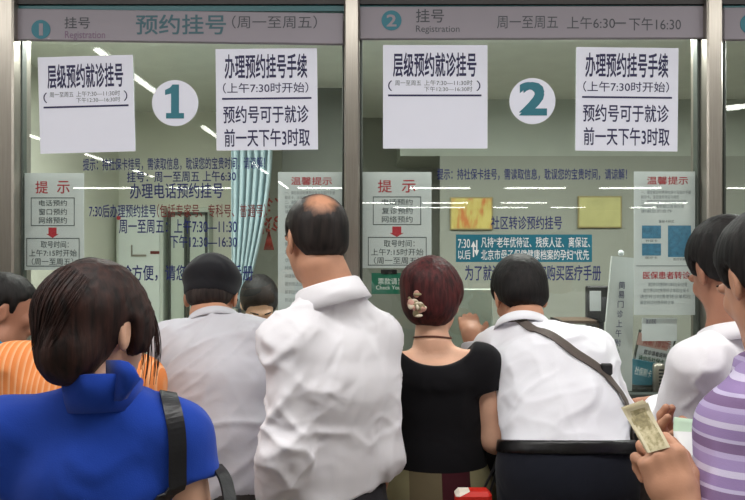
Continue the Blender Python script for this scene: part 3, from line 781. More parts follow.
def weave(k, rough=.8):
    """crumpled cloth: soft creases over a fine weave"""
    cd_ = k.coords(); h = None
    n1 = k.add('ShaderNodeTexNoise'); n1.inputs['Scale'].default_value = 9; n1.inputs['Detail'].default_value = 5; n1.inputs['Distortion'].default_value = 1.2
    n1.noise_type = 'RIDGED_MULTIFRACTAL'; n1.normalize = True
    k.link(cd_, n1.inputs['Vector'])
    n2 = k.add('ShaderNodeTexNoise'); n2.inputs['Scale'].default_value = 500; k.link(cd_, n2.inputs['Vector'])
    b1 = k.add('ShaderNodeBump'); b1.inputs['Strength'].default_value = .55; b1.inputs['Distance'].default_value = .012; k.link(n1.outputs['Fac'], b1.inputs['Height'])
    b2 = k.add('ShaderNodeBump'); b2.inputs['Strength'].default_value = .15; b2.inputs['Distance'].default_value = .003; k.link(n2.outputs['Fac'], b2.inputs['Height'])
    k.link(b1.outputs[0], b2.inputs['Normal']); k.link(b2.outputs[0], k.p.inputs['Normal'])
    k.p.inputs['Roughness'].default_value = rough; k.p.inputs['Specular IOR Level'].default_value = .2
def thinning_hair(p, centre, r0, r1):
    """greying hair that thins to bare scalp round a point of the crown"""
    k = NT('thinning_hair'); nz = k.add('ShaderNodeTexNoise'); nz.inputs['Scale'].default_value = 90; nz.inputs['Detail'].default_value = 4
    k.link(k.coords((1, 1, .12)), nz.inputs['Vector'])
    hc = k.ramp(nz.outputs['Fac'], [(.3, srgb(16, 13, 13)), (.72, srgb(48, 40, 37))])
    c = p.h(centre) - np.array((p.J['pel'][0], p.J['pel'][1], 0))
    tc = k.add('ShaderNodeTexCoord'); vm = k.add('ShaderNodeVectorMath', operation='DISTANCE'); vm.inputs[1].default_value = tuple(c); k.link(tc.outputs['Object'], vm.inputs[0])
    n2 = k.add('ShaderNodeTexNoise'); n2.inputs['Scale'].default_value = 60; n2.inputs['Detail'].default_value = 6; k.link(k.coords((1, 1, .5)), n2.inputs['Vector'])
    ma = k.add('ShaderNodeMath', operation='MULTIPLY_ADD'); k.link(n2.outputs['Fac'], ma.inputs[0]); ma.inputs[1].default_value = .035; k.link(vm.outputs['Value'], ma.inputs[2])
    mr = k.add('ShaderNodeMapRange'); k.link(ma.outputs[0], mr.inputs[0]); mr.inputs[1].default_value = r0; mr.inputs[2].default_value = r1
    mx = k.add('ShaderNodeMix'); mx.data_type = 'RGBA'; k.link(mr.outputs[0], mx.inputs[0]); mx.inputs[6].default_value = srgb(196, 142, 112); k.link(hc, mx.inputs[7])
    k.link(mx.outputs[2], k.p.inputs['Base Color']); k.p.inputs['Roughness'].default_value = .5; k.p.inputs['Specular IOR Level'].default_value = .3
    return k.m
def cloth(name, col, bump=.25, sheen=.1, var=.04, rough=.85):
    k = NT(name); k.p.inputs['Base Color'].default_value = col; k.p.inputs['Sheen Weight'].default_value = sheen
    weave(k, rough); return k.m
def striped(name, axis, stops, scale, rough=.8, rot=(0, 0, 0)):
    k = NT(name); sep = k.add('ShaderNodeSeparateXYZ'); k.link(k.coords((1, 1, 1), rot), sep.inputs[0])
    mu = k.add('ShaderNodeMath', operation='MULTIPLY', i_1=scale); k.link(sep.outputs[axis], mu.inputs[0])
    fr = k.add('ShaderNodeMath', operation='FRACT'); k.link(mu.outputs[0], fr.inputs[0])
    k.link(k.ramp(fr.outputs[0], stops, 'CONSTANT' if len(stops) > 3 else 'LINEAR'), k.p.inputs['Base Color'])
    weave(k, rough)
    return k.m
EYE_W = mat('eye_white', srgb(225, 220, 214), .25); EYE_D = mat('eye_iris', srgb(30, 20, 16), .15)
LIPS = mat('lip_skin', srgb(168, 92, 84), .5)
SHOE = mat('black_shoe_leather', srgb(22, 20, 20), .35)

# ------------------------------------------------------------------ people: bodies
def frame(f, u=(0, 0, 1)):
    f = nrm(f); r = nrm(np.cross(f, u)); u = np.cross(r, f); return np.array((r, f, u))   # rows: right, forward, up

class Person:
    """J holds joints in world space; R is the torso's right vector. side -1 = the person's left, +1 = right."""
    def __init__(s, J, hf, skin, w=1.0, head=1.0, roll=0.0, nw=1.0):
        s.nw = nw
        s.J = {k: np.array(v, float) for k, v in J.items()}; s.skin = skin; s.w = w; s.hs = head; J = s.J
        s.R = nrm((J['sR'] - J['sL']) * (1, 1, .0)); s.HF = frame(hf)
        if roll:
            a = math.radians(roll); r, f, u = s.HF; s.HF = np.array((r * math.cos(a) + u * math.sin(a), f, u * math.cos(a) - r * math.sin(a)))
        if 'hipL' not in J:
            pf = np.cross((0, 0, 1.), s.R); ft = J.get('foot', J['pel'] * (1, 1, 0))
            for n, q in (('L', -1), ('R', 1)):
                J['hip' + n] = J['pel'] + s.R * q * .088 + np.array((0, 0, -.06))
                J['ank' + n] = np.array((*(ft + s.R * q * .10)[:2], .075))
                J['kn' + n] = (J['hip' + n] + J['ank' + n]) / 2 + pf * .02
        s.fwd = np.cross((0, 0, 1.), s.R)
        s.hands = {}
    def torso(s, S, g=0.0, dims=None, k=.035, arms=None, legs=False, sh=.048):
        """dims = (hip, waist, chest, shoulder) half width/half depth"""
        J, R, w = s.J, s.R, s.w
        d = dims or s.dims
        G = lambda e: (e[0] + g, e[1] + g)
        mid = J.get('waist', J['pel'] * .5 + J['chest'] * .5)
        S.econe(J['pel'], mid, G(d[0]), G(d[1]), R, k); S.econe(mid, J['chest'], G(d[1]), G(d[2]), R, k)
        top = (J['sL'] + J['sR']) / 2
        up_ = nrm(J['neck'] - J['chest'])
        S.econe(J['chest'], top - up_ * .035, G(d[2]), G(d[3]), R, k)
        for n in 'LR':
            S.cone(J['neck'] - up_ * .03, J['s' + n], .046 * w + g, sh * w + g, k)
        return S
    def arm(s, S, n, g=0.0, t1=1.0, t2=1.0, k=.03, sh=.047, el=.039, wr=.029, gw=None):
        J, w = s.J, s.w; a, b, c = J['s' + n], J['e' + n], J['w' + n]; gw = g if gw is None else gw
        if t1 < 1:
            q = a + (b - a) * t1; S.tcone(a, a + (b - a) * (t1 + .1), sh * w + g, (sh + (el - sh) * t1) * w + gw, k, q, nrm(b - a)); return S
        S.cone(a, b, sh * w + g, el * w + g, k)
        if t2 < 1: S.tcone(b, c, el * w + g, wr * w + gw, k, b + (c - b) * t2, nrm(c - b))
        else: S.cone(b, c, el * w + g, wr * w + gw, k)
        return S
    def legs(s, S, g=0.0, k=.03, to=1.0):
        J, w = s.J, s.w
        for n in 'LR':
            S.cone(J['hip' + n], J['kn' + n], .085 * w + g, .058 * w + g, k); S.cone(J['kn' + n], J['kn' + n] + (J['ank' + n] - J['kn' + n]) * to, .058 * w + g, .042 * w + g * 1.2, k)
        return S
    def h(s, p): return s.J['head'] + s.hs * (np.array(p, float) @ s.HF)
    def headshape(s, S):
        H, q, R = s.h, s.hs, s.HF
        S.cone(H((0, -.03, -.07)), s.J['neck'], .056 * s.w * s.nw * (.9 if s.w < .95 else 1), .062 * s.w * s.nw, .03)
        S.ell(H((0, -.012, .032)), np.array((.076, .097, .083)) * q, R, .02)
        S.ell(H((0, .028, -.038)), np.array((.060, .064, .076)) * q, R, .03)
        S.ell(H((0, .060, -.092)), np.array((.026, .026, .020)) * q, R, .03)
        for e in (-1, 1):
            S.ell(H((e * .030, .072, -.022)), np.array((.022, .018, .02)) * q, R, .02)
            S.ell(H((e * .031, .097, .004)), np.array((.017, .014, .012)) * q, R, .012, 's')
            S.ell(H((e * .031, .081, .0125)), np.array((.0155, .012, .0062)) * q, R, .005); S.ell(H((e * .031, .080, -.0045)), np.array((.0145, .011, .0052)) * q, R, .005)
            S.ell(H((e * .077, -.008, -.008)), np.array((.009, .019, .033)) * q, frame(R[1] + R[0] * e * -.35, R[2]), .006)
            S.ell(H((e * .087, -.004, -.006)), np.array((.006, .010, .019)) * q, R, .005, 's')
            S.ell(H((e * .013, .104, -.031)), np.array((.010, .010, .008)) * q, R, .008)
        S.ell(H((0, .088, .020)), np.array((.048, .014, .010)) * q, R, .015)
        S.cone(H((0, .094, .008)), H((0, .113, -.026)), .008 * q, .012 * q, .012)
        S.ell(H((0, .088, -.062)), np.array((.024, .014, .012)) * q, R, .012)
    def hand(s, S, n, fd, pn, th, curl=((15, 25, 20),) * 4, thumb=None, sc=1.0, k=.007):
        """fd: wrist to knuckles, pn: out of the palm, th: towards the thumb"""
        wv = s.J['w' + n]; fd = nrm(fd); th = nrm(np.array(th) - fd * (np.array(th) @ fd)); p_ = np.cross(fd, th); pn = p_ if p_ @ np.array(pn) > 0 else -p_
        kc = wv + fd * .088 * sc
        S.econe(wv - fd * .01 * sc, wv + fd * .04 * sc, (.029 * sc, .021 * sc), (.036 * sc, .017 * sc), th, .02)
        S.econe(wv + fd * .04 * sc, kc - fd * .006 * sc, (.036 * sc, .017 * sc), (.040 * sc, .0125 * sc), th, .02)
        for i, (o, df, L) in enumerate(((.030, 0, (.042, .026, .021)), (.0102, .006, (.047, .029, .022)), (-.0102, .002, (.043, .027, .021)), (-.029, -.008, (.034, .021, .018)))):
            p = kc + th * o * sc + fd * df * sc; a = 0; r = (.0100, .0102, .0098, .0088)[i] * sc
            d0 = nrm(fd + th * (o * 2.2))
            S.cone(p - fd * .03 * sc, p, r * .9, r * 1.05, .01)
            for j in range(3):
                a += math.radians(curl[i][j]); d = d0 * math.cos(a) + pn * math.sin(a); qn = p + d * L[j] * sc
                S.cone(p, qn, r * (1 - .08 * j), r * (.92 - .09 * j), .004 if j == 0 else .005); p = qn
        dirs = thumb or ((.55, .75, .25), (.85, .35, .35), (.9, .2, .4))
        p = wv + th * .022 * sc + fd * .018 * sc + pn * .004 * sc
        for j, (L, ra, rb) in enumerate(((.045, .0155, .0125), (.034, .0122, .0108), (.027, .0108, .0085))):
            d = nrm(fd * dirs[j][0] + th * dirs[j][1] + pn * dirs[j][2]); qn = p + d * L * sc
            S.cone(p, qn, ra * sc, rb * sc, .012 if j == 0 else .005); p = qn
        s.thumb_tip = p
        s.hands[n] = (wv + fd * .09 * sc, .16 * sc)
    def rest_hand(s, S, n):
        J = s.J; fd = nrm(J['w' + n] - J['e' + n]); q = -1 if n == 'L' else 1
        s.hand(S, n, fd, s.R * -q, s.fwd, ((18, 25, 20), (22, 28, 20), (25, 30, 22), (28, 30, 25)), sc=.95 * (s.w * .3 + .7))

def flat_hand(p, S, n):
    q = 1 if n == 'L' else -1; p.hand(S, n, (.12 * q, 1, .02), (0, 0, -1), (q, 0, 0), ((6, 14, 10),) * 4, ((.6, .7, .05), (.9, .3, .05), (.95, .1, .1)), sc=.92)
DIM_M = ((.155, .105), (.145, .10), (.160, .108), (.135, .080))
DIM_F = ((.158, .108), (.125, .088), (.138, .098), (.115, .070))
PEOPLE = []
def build_person(pr, label, dims, garments, hair, hands=('rest', 'rest'), fine_hands=(), shoes=True, extra=None, group=None, arms='LR', brows=True):
    """garments: list of (name, material, fn(person) -> Shape, voxel, folds)"""
    pr.dims = dims; J = pr.J
    S = Shape(); pr.torso(S, -.012, k=.035, sh=.046); pr.headshape(S)
    for n, hd in zip('LR', hands):
        pr.arm(S, n)
        if hd == 'rest': pr.rest_hand(S, n)
        elif hd: hd(pr, S, n)
    pr.legs(S, -.006)
    hc = pr.h((0, 0, -.01)); r = .155 * pr.hs
    fine = [(hc - r, hc + r, .0042)]
    for n in 'LR':
        if n in pr.hands:
            c, q = pr.hands[n]; fine.append((c - q, c + q, .0026 if n in fine_hands else .0045))
    v, f = multimesh(S, .011, fine)
    root = mk('person', v, f, SK[pr.skin], origin=(J['pel'][0], J['pel'][1], 0), smooth=True)
    set_props(root, label, 'person', group)
    pr.root = root; pr.body = S; pr.cloth = {}; pr.surf = {}; pr.obj = {}
    for e in (-1, 1):
        mb = MB().ball(pr.h((e * .031, .077, .004)), .0108 * pr.hs, 14, 10, pr.HF)
        ob = mb.build('eye', [EYE_W, EYE_D], root, smooth=True)
        for p in ob.data.polygons:
            c = np.array(p.center) + org(root)
            if nrm(c - pr.h((e * .031, .077, .004))) @ pr.HF[1] > .80: p.material_index = 1
        if brows:
            MB().tube([pr.h((e * .014, .100, .022)), pr.h((e * .032, .099, .027)), pr.h((e * .050, .084, .022))], [.003, .004, .002], 6).build('eyebrow', HR['black'], root, smooth=True)
    mb = MB().ball(pr.h((0, .098, -.058)), np.array((.021, .006, .005)) * pr.hs, 14, 8, pr.HF).ball(pr.h((0, .097, -.067)), np.array((.018, .006, .006)) * pr.hs, 14, 8, pr.HF)
    mb.build('lips', LIPS, root, smooth=True)
    for nm, m, fn, vox, fl in garments:
        G = fn(pr); gv, gf = G.mesh(vox); gv = folds(gv, gf, fl) if fl else gv
        pr.cloth[nm] = G; pr.surf[nm] = (gv, gf); pr.obj[nm] = mk(nm, gv, gf, m, root, smooth=True)
    if hair:
        for nm, m, fn, vox, fl in hair:
            G = fn(pr); gv, gf = G.mesh(vox); gv = folds(gv, gf, fl) if fl else gv
            pr.cloth[nm] = G; mk(nm, gv, gf, m, root, smooth=True)
    if shoes:
        for n in 'LR':
            q = Shape(); a = J['ank' + n]; b = np.array((a[0], a[1], 0))
            fw = pr.fwd
            q.econe(b + (0, 0, .035) - fw * .05, b + (0, 0, .03) + fw * .13, (.036, .034), (.042, .028), pr.R, .02); q.cone(b + (0, 0, .04), a + (0, 0, .03), .045, .048, .03)
            q.plane((0, 0, .004), (0, 0, -1)); q.plane((0, 0, .12), (0, 0, 1))
            gv, gf = q.mesh(.007); mk('shoe', gv, gf, SHOE, root, smooth=True)
    PEOPLE.append(pr); return root

# garment shapes -----------------------------------------------------
def shirt(g=.012, hem=.9, sleeve=(1.0, .96), gw=.012, scoop=None, neck=.0, dims=None, k=.035, sh=.05, hemn=(0, 0, -1), gs=None):
    def fn(p):
        S = Shape(); p.torso(S, g, dims, k, sh=sh)
        for n in 'LR': p.arm(S, n, g if gs is None else gs, sleeve[0], sleeve[1], .035, gw=gw)
        if sleeve[0] == 1 and sleeve[1] < 1: pass
        hz = hem if isinstance(hem, (tuple, list, np.ndarray)) else (0, 0, hem)
        S.plane(hz, hemn, .01)
        # neck opening
        nk = p.J['neck']; up = nrm(p.J['head'] - p.J['neck'] + np.array((0, 0, .1)))
        if scoop is None: S.plane(nk + up * neck, up, .01)
        else: S.ell(p.J['neck'] + np.array(scoop[0]), scoop[1], None, .01, 's')
        return S
    return fn
def trousers(g=.012, top=.98):
    def fn(p):
        S = Shape(); d = p.dims; J = p.J; mid = J.get('waist', J['pel'] * .5 + J['chest'] * .5)
        S.econe(J['pel'], mid, (d[0][0] + g, d[0][1] + g), (d[1][0] + g, d[1][1] + g), p.R, .05)
        S.ell(J['pel'] - p.fwd * .03 + np.array((0, 0, -.06)), (.15 * p.w, .115, .12), np.array((p.R, p.fwd, (0, 0, 1))), .05)
        p.legs(S, g); ax = nrm(mid - J['pel'])
        if isinstance(top, (int, float)): S.plane((0, 0, top), (0, 0, 1))
        else: S.plane(top[0], top[1])
        return S
    return fn
def skirt(g=.012, top=.98, bottom=.45):
    def fn(p):
        S = Shape(); d = p.dims; J = p.J; mid = J.get('waist', J['pel'] * .5 + J['chest'] * .5)
        S.econe(J['pel'], mid, (d[0][0] + g, d[0][1] + g), (d[1][0] + g, d[1][1] + g), p.R, .05)
        b = np.array((*J['pel'][:2], bottom - .1)); S.econe(b, J['pel'], (.19, .15), (d[0][0] + g, d[0][1] + g), p.R, .05)
        S.plane((0, 0, top), (0, 0, 1)); S.plane((0, 0, bottom), (0, 0, -1)); return S
    return fn
def belt_of(p, c, n, m, name='belt', h=.017, g=.005):
    """a band lying on the trousers or shirt, cut out of their grown surface"""
    S = Shape(); d = p.dims; J = p.J; mid = J.get('waist', J['pel'] * .5 + J['chest'] * .5)
    S.econe(J['pel'], mid, (d[0][0] + .012 + g, d[0][1] + .012 + g), (d[1][0] + .012 + g, d[1][1] + .012 + g), p.R, .05)
    n = nrm(n); c = np.array(c); S.plane(c + n * h, n); S.plane(c - n * h, -n)
    v, f = S.mesh(.006); return mk(name, v, f, m, p.root, smooth=True)

def collar(p, name, m, a=.066, b=.066, base=(0, 0, -.015), h=.045, fall=.035, open_deg=40, flare=.012, tip=.02, th=.0025, up=None, tw=0, rise=None):
    """stand and turned-down leaf, lofted round the neck; the angle runs from the back"""
    nk = p.J['neck'] + np.array(base, float); up = nrm(up if up is not None else p.J['head'] - p.J['neck'] + np.array((0, 0, .06)))
    fw = p.fwd * math.cos(math.radians(tw)) + p.R * math.sin(math.radians(tw))
    fw = nrm(fw - up * (fw @ up)); r = np.cross(fw, up); n = 44; rows = []
    for i in range(n + 1):
        q = -1 + 2 * i / n; ang = math.pi + q * math.radians(180 - open_deg); dr = fw * math.cos(ang) - r * math.sin(ang)
        A = math.sqrt((a * math.sin(ang)) ** 2 + (b * math.cos(ang)) ** 2)
        hh = h * (1 - .35 * abs(q) ** 2); fl = fall + tip * abs(q) ** 4
        o = nk - up * (.0 + .02 * abs(q) ** 2)
        sec = [(A * 1.04, 0), (A * 1.0, hh * .6), (A * 1.0, hh), (A + .004, hh + .004), (A + .010, hh), (A + .012 + flare * .5, hh - fl * .5), (A + .014 + flare, hh - fl)]
        if fall <= 0: sec = [(A * 1.04, 0), (A * 1.0, hh * .5), (A + flare, hh * (1 + tip * abs(q) ** 6)), (A + flare + .004, hh * (1 + tip * abs(q) ** 6)), (A + .006, hh * .5), (A * 1.04 + .005, 0)]
        rows.append([o + dr * rr + up * hz for rr, hz in sec])
    w_ = len(rows[0]); vs = [x for rw in rows for x in rw]
    f = [(i * w_ + j, i * w_ + j + 1, (i + 1) * w_ + j + 1, (i + 1) * w_ + j) for i in range(n) for j in range(w_ - 1)]
    ob = mk(name, vs, f, m, p.obj.get('shirt') or p.obj.get('polo_shirt') or p.root, smooth=True); sd = ob.modifiers.new('th', 'SOLIDIFY'); sd.thickness = th; sd.offset = 0
    return ob

def ribbon(name, pts, width, m, parent=None, shape=None, off=.004, th=.003, n=40, side=None, origin=None, surf=None):
    """strap along a smoothed path, laid on shape when given"""
    pts = np.array(pts, float); t = np.linspace(0, len(pts) - 1, n); q = []
    for x in t:     # Catmull-Rom
        i = min(int(x), len(pts) - 2); s = x - i
        p0, p1, p2, p3 = pts[max(i - 1, 0)], pts[i], pts[i + 1], pts[min(i + 2, len(pts) - 1)]
        q.append(.5 * (2 * p1 + (p2 - p0) * s + (2 * p0 - 5 * p1 + 4 * p2 - p3) * s * s + (3 * p1 - p0 - 3 * p2 + p3) * s ** 3))
    q = np.array(q)
    if shape is not None:
        q, g = shape.project(q, off)
    A = []; B = []
    for i in range(n):
        tg = nrm(q[min(i + 1, n - 1)] - q[max(i - 1, 0)])
        nn = g[i] if shape is not None else np.array(side, float)
        sd = nrm(np.cross(tg, nn)); A.append(q[i] - sd * width / 2); B.append(q[i] + sd * width / 2)
    if shape is not None: A = shape.project(np.array(A), off)[0]; B = shape.project(np.array(B), off)[0]
    if surf is not None:
        from mathutils.bvhtree import BVHTree
        bt = BVHTree.FromPolygons(surf[0].tolist(), surf[1].tolist()); mx = np.zeros(n)
        for Q in (A, B):
            for i in range(n):
                co, no, _, _ = bt.find_nearest(Vector(Q[i])); mx[i] = max(mx[i], off - (Vector(Q[i]) - co).dot(no))
        mx = np.maximum(mx, 0); mx = np.convolve(np.pad(mx, 2, 'edge'), np.ones(5) / 5, 'valid') + .001
        A = np.array(A) + np.array(g) * mx[:, None]; B = np.array(B) + np.array(g) * mx[:, None]
    return MB().strip(A, B, th).build(name, m, parent, origin, smooth=False)

# hair shapes ----------------------------------------------------------
def hl(y, pts):
    return np.interp(y, [p[0] for p in pts], [p[1] for p in pts])
LINE_M = ((-.12, -.062), (-.05, -.058), (-.022, -.03), (-.012, .018), (.008, .020), (.012, -.012), (.026, -.012), (.034, .03), (.055, .045), (.085, .062), (.12, .07))
LINE_F = ((-.12, -.085), (-.03, -.085), (-.02, -.05), (-.012, .0), (.01, .0), (.018, -.03), (.034, -.03), (.05, .02), (.08, .06), (.12, .07))
def short_hair(t=.011, top=.006, line=LINE_M, extra=None, bald=None, taper=.022):
    def fn(p):
        S = Shape(); q = p.hs; R = p.HF
        S.ell(p.h((0, -.014, .034)), np.array((.076 + t, .097 + t, .083 + t + top)) * q, R, .01)
        S.ell(p.h((0, -.045, -.02)), np.array((.062 + t * .6, .058 + t * .6, .055)) * q, R, .03)
        if extra: extra(p, S)
        c = p.J['head']
        def cutf(x, y, z):
            fy = ((x - c[0]) * R[1][0] + (y - c[1]) * R[1][1] + (z - c[2]) * R[1][2]) / q
            uz = ((x - c[0]) * R[2][0] + (y - c[1]) * R[2][1] + (z - c[2]) * R[2][2]) / q
            return (hl(fy, line) - uz + .005 * noise3(x * 70, y * 70, z * 25, 6)) * .7 * q
        S.cut(cutf, taper)
        if bald: 
            for bc, br in bald: S.ell(p.h(bc), np.array(br) * q, R, .012, 's')
        return S
    return fn

# ------------------------------------------------------------------ the people in the queue
def J3(**k): return k
V = lambda u, v, d: P(u, v, d)
WR = lambda u, d, z=1.033: np.array((X(u, d), d, z))     # a wrist resting on the counter
WF = lambda a=.006, s=1: [((.2, .1, 1), 10, 2.2, a * 1.7, 3 * s), ((1, .2, .7), 12, 3, a * 1.5, 7 * s), ((-1, .3, .9), 14, 4, a * 1.2, 11 * s), ((.4, .3, .9), 22, 5, a * .8, 13 * s)]
HF_ = [((0, 0, 1), 90, 6, .0016, 5), ((.2, .1, 1), 45, 4, .002, 9)]

# 1 the woman in the blue polo shirt, nearest
d = 1.12
bw = Person(J3(head=V(98, 327, 1.14), neck=V(104, 396, 1.11), sL=V(2, 439, 1.08), sR=V(176, 438, 1.13), eL=V(-38, 590, 1.05), eR=V(203, 590, 1.10),
               wL=V(-28, 720, 1.22), wR=V(205, 720, 1.26), chest=V(97, 480, 1.12), waist=V(98, 600, 1.10), pel=V(98, 690, 1.10)), (.42, .90, -.08), 'fair', w=.92, head=.93, nw=.82)
BLUE = cloth('royal_blue_jersey', srgb(26, 66, 168), .2, .15, .05)
def bun(p, S):
    H = p.h
    S.ell(H((.018, -.078, -.040)), (.054, .050, .058), p.HF, .02)
    S.ell(H((.0, -.060, .030)), (.062, .05, .045), p.HF, .03)
    S.ell(H((.058, .035, -.010)), (.030, .045, .06), p.HF, .03)
    S.ell(H((-.045, .03, .0)), (.035, .05, .06), p.HF, .03)
LINE_B = ((-.2, -.12), (-.035, -.12), (-.022, -.045), (-.014, .01), (.006, .012), (.016, -.05), (.05, -.05), (.062, .0), (.085, .055), (.12, .065))
build_person(bw, 'woman in a royal blue polo shirt with a low dark bun', DIM_F, [
    ('polo_shirt', BLUE, shirt(.014, .86, (.28, 0), .02, neck=.04, gs=.014), .007, [((.5, .2, 1), 8, 2, .008, 4), ((1, 0, .35), 10, 2.5, .007, 8), ((-.6, 0, 1), 13, 4, .006, 15)]),
    ('trousers', cloth('dark_trousers', srgb(34, 34, 44)), trousers(top=.93), .012, None)],
    [('hair', HR['brown'], short_hair(.009, .004, LINE_B, bun, taper=.01), .0045, [((.9, .0, .35), 70, 8, .0022, 5), ((.3, .2, 1), 55, 5, .0025, 9), ((.5, 0, .8), 24, 5, .003, 19)])])
collar(bw, 'collar', BLUE, .054, .060, (0, -.004, -.012), .062, 0, 62, .006, .0, .004, up=(.0, 0, 1))
# the right collar leaf standing away to a point
c_ = [[V(108, 360, 1.075), V(121, 360, 1.055), V(129, 362, 1.05), V(133, 368, 1.055)], [V(108, 374, 1.075), V(122, 374, 1.05), V(132, 376, 1.045), V(140, 379, 1.05)],
      [V(108, 388, 1.075), V(120, 388, 1.05), V(128, 388, 1.045), V(133, 387, 1.05)], [V(106, 401, 1.075), V(116, 401, 1.055), V(122, 400, 1.05), V(126, 397, 1.055)]]
o = MB().add([p for r in c_ for p in r], [(i * 4 + j, i * 4 + j + 1, i * 4 + j + 5, i * 4 + j + 4) for i in range(3) for j in range(3)]).build('collar_tip', BLUE, bw.root, smooth=True)
o.modifiers.new('t', 'SOLIDIFY').thickness = .004
# stray hairs over the bun
random.seed(8); mb = MB()
for i in range(70):
    a = random.uniform(-.05, .06); b = random.uniform(-.02, .09)
    p0 = bw.h((a * .6, -.06, .09 - abs(a) * .3)); p2 = bw.h((-.01 + a * .8, -.13, -.03 + b * .5)); p1 = bw.h((a, -.118 + abs(a) * .3, .055 + random.uniform(-.02, .02)))
    pr = bw.cloth['hair'].project(np.array([p0 * (1 - t) ** 2 + p1 * 2 * t * (1 - t) + p2 * t * t for t in np.linspace(0, 1, 7)]), .0015)[0]
    mb.tube(pr, [.0003, .0007, .0008, .0008, .0008, .0007, .0003], 4)
for i in range(26):
    s = random.uniform(0, 1); p0 = bw.h((.07, .03 + s * .03, .05)); p2 = bw.h((.073 + s * .012, .035 + s * .05, -.085 + random.uniform(-.03, .03)))
    p1 = bw.h((.090 + s * .005, .03 + s * .05, -.01))
    mb.tube([p0 * (1 - t) ** 2 + p1 * 2 * t * (1 - t) + p2 * t * t for t in np.linspace(0, 1, 7)], [.0006, .0009, .0009, .0009, .0008, .0006, .0003], 4)
mb.build('hair_strands', HR['brown'], bw.root, smooth=True)

# her shoulder bag
BAG = mat('black_leather', srgb(24, 24, 28), .4, bump=.2, bscale=90)
bag = empty('shoulder_bag', V(222, 700, 1.16), 'black leather shoulder bag hanging from the blue polo shoulder', 'bag')
bs = bw.cloth['polo_shirt']
ribbon('strap', [V(160, 424, 1.22), V(167, 397, 1.14), V(173, 404, 1.085), V(179, 450, 1.04), V(180, 520, 1.0), V(184, 580, 1.0)], .029, BAG, bag, bs, .004, .004, surf=bw.surf['polo_shirt'])
ribbon('strap', [V(216, 464, 1.13), V(227, 482, 1.10), V(234, 530, 1.06), V(236, 600, 1.05)], .026, BAG, bag, None, th=.004, side=(.75, -.65, .1))
S = Shape(); S.econe(V(225, 620, 1.10), V(222, 730, 1.10), (.13, .045), (.145, .055), (.25, .97, 0), .02)
v, f = S.mesh(.009); mk('bag_body', v, f, BAG, bag, smooth=True)

# 2 the balding man in the white shirt
WHITE = cloth('white_cotton', srgb(236, 234, 238), .2, .05, .02)
bm = Person(J3(head=V(315, 240, 1.75), neck=V(330, 289, 1.73), sL=V(290, 342, 1.63), sR=V(376, 338, 1.78), eL=V(284, 452, 1.57), eR=V(382, 455, 1.74),
               wL=V(278, 525, 1.66), wR=V(362, 540, 1.90), chest=V(333, 385, 1.71), waist=V(331, 455, 1.71), pel=V(330, 515, 1.70)), (-.52, .84, -.12), 'tan', w=1.0, nw=1.12)
bald = [((0, .085, .105), (.05, .05, .05))]
build_person(bm, 'balding man in a loose white shirt standing upright in the middle', DIM_M, [
    ('shirt', WHITE, shirt(.016, V(330, 493, 1.7), (1.0, .93), .02, neck=.008, hemn=(.2, 0, -1)), .0065,
     [((.15, .1, 1), 9, 1.8, .016, 21), ((.8, .3, 1), 11, 2.5, .014, 5), ((-.9, .2, .8), 13, 3, .012, 12), ((1, .3, .1), 15, 4, .008, 31), ((.5, .2, 1), 22, 5, .006, 33)]),
    ('trousers', cloth('charcoal_trousers', srgb(40, 38, 42)), trousers(top=.93), .012, None)],
    [('hair', thinning_hair(bm, (-.020, -.092, .100), .036, .074), short_hair(.006, .000, LINE_M, None, bald), .004, HF_)])
collar(bm, 'collar', WHITE, .078, .074, (0, 0, -.022), .042, .055, 26, .018, .035, .003, up=(-.22, .0, 1), tw=10)

# 3 the man in the black cap
LGREY = cloth('pale_grey_cotton', srgb(205, 205, 212), .2, .05, .02)
cm = Person(J3(head=V(212, 296, 2.02), neck=V(215, 322, 1.94), sL=V(176, 346, 1.90), sR=V(258, 346, 1.88), eL=V(163, 412, 1.98), eR=V(268, 415, 1.97),
               wL=WR(186, 2.10), wR=WR(240, 2.10), chest=V(216, 382, 1.86), waist=V(216, 440, 1.79), pel=V(216, 478, 1.77)), (-.02, .93, -.36), 'tan', head=.96)
build_person(cm, 'man in a black flat cap and pale grey shirt leaning at the counter', DIM_M, [
    ('shirt', LGREY, shirt(.026, .84, (1.0, .9), .02, neck=.004), .0065,
     [((.1, .1, 1), 10, 2, .010, 41), ((1, .2, 1), 11, 2.2, .018, 45), ((-.9, .1, 1), 13, 3, .009, 48), ((1, 0, .2), 14, 3, .008, 52), ((1, .1, .8), 22, 5, .006, 53)]),
    ('trousers', cloth('brown_trousers', srgb(60, 56, 54)), trousers(top=.93), .012, None)],
    [('hair', HR['grey'], short_hair(.006, .0), .004, HF_)], hands=(flat_hand, flat_hand))
collar(cm, 'collar', LGREY, .068, .066, (0, 0, -.014), .030, .030, 30, .012, .02, .003)
CAPM = cloth('black_cap_cloth', srgb(30, 30, 34), .3, .1, .1)
S = Shape(); H = cm.h
S.ell(H((0, -.012, .055)), (.089, .108, .050), cm.HF, .02); S.econe(H((0, -.012, .015)), H((0, -.012, .05)), (.083, .102), (.086, .106), cm.HF[0], .015)
S.ell(H((0, -.012, -.03)), (.079, .099, .05), cm.HF, .006, 's'); S.plane(H((0, 0, .002)), -cm.HF[2] + cm.HF[1] * .25, .005)
v, f = S.mesh(.0045); v = folds(v, f, [((1, 0, .2), 14, 5, .0025, 3)]); mk('cap', v, f, CAPM, cm.root, smooth=True)
S = Shape(); S.ell(H((0, .095, .018)), (.066, .055, .006), cm.HF, .01); v, f = S.mesh(.0035); mk('cap_peak', v, f, CAPM, cm.root, smooth=True)

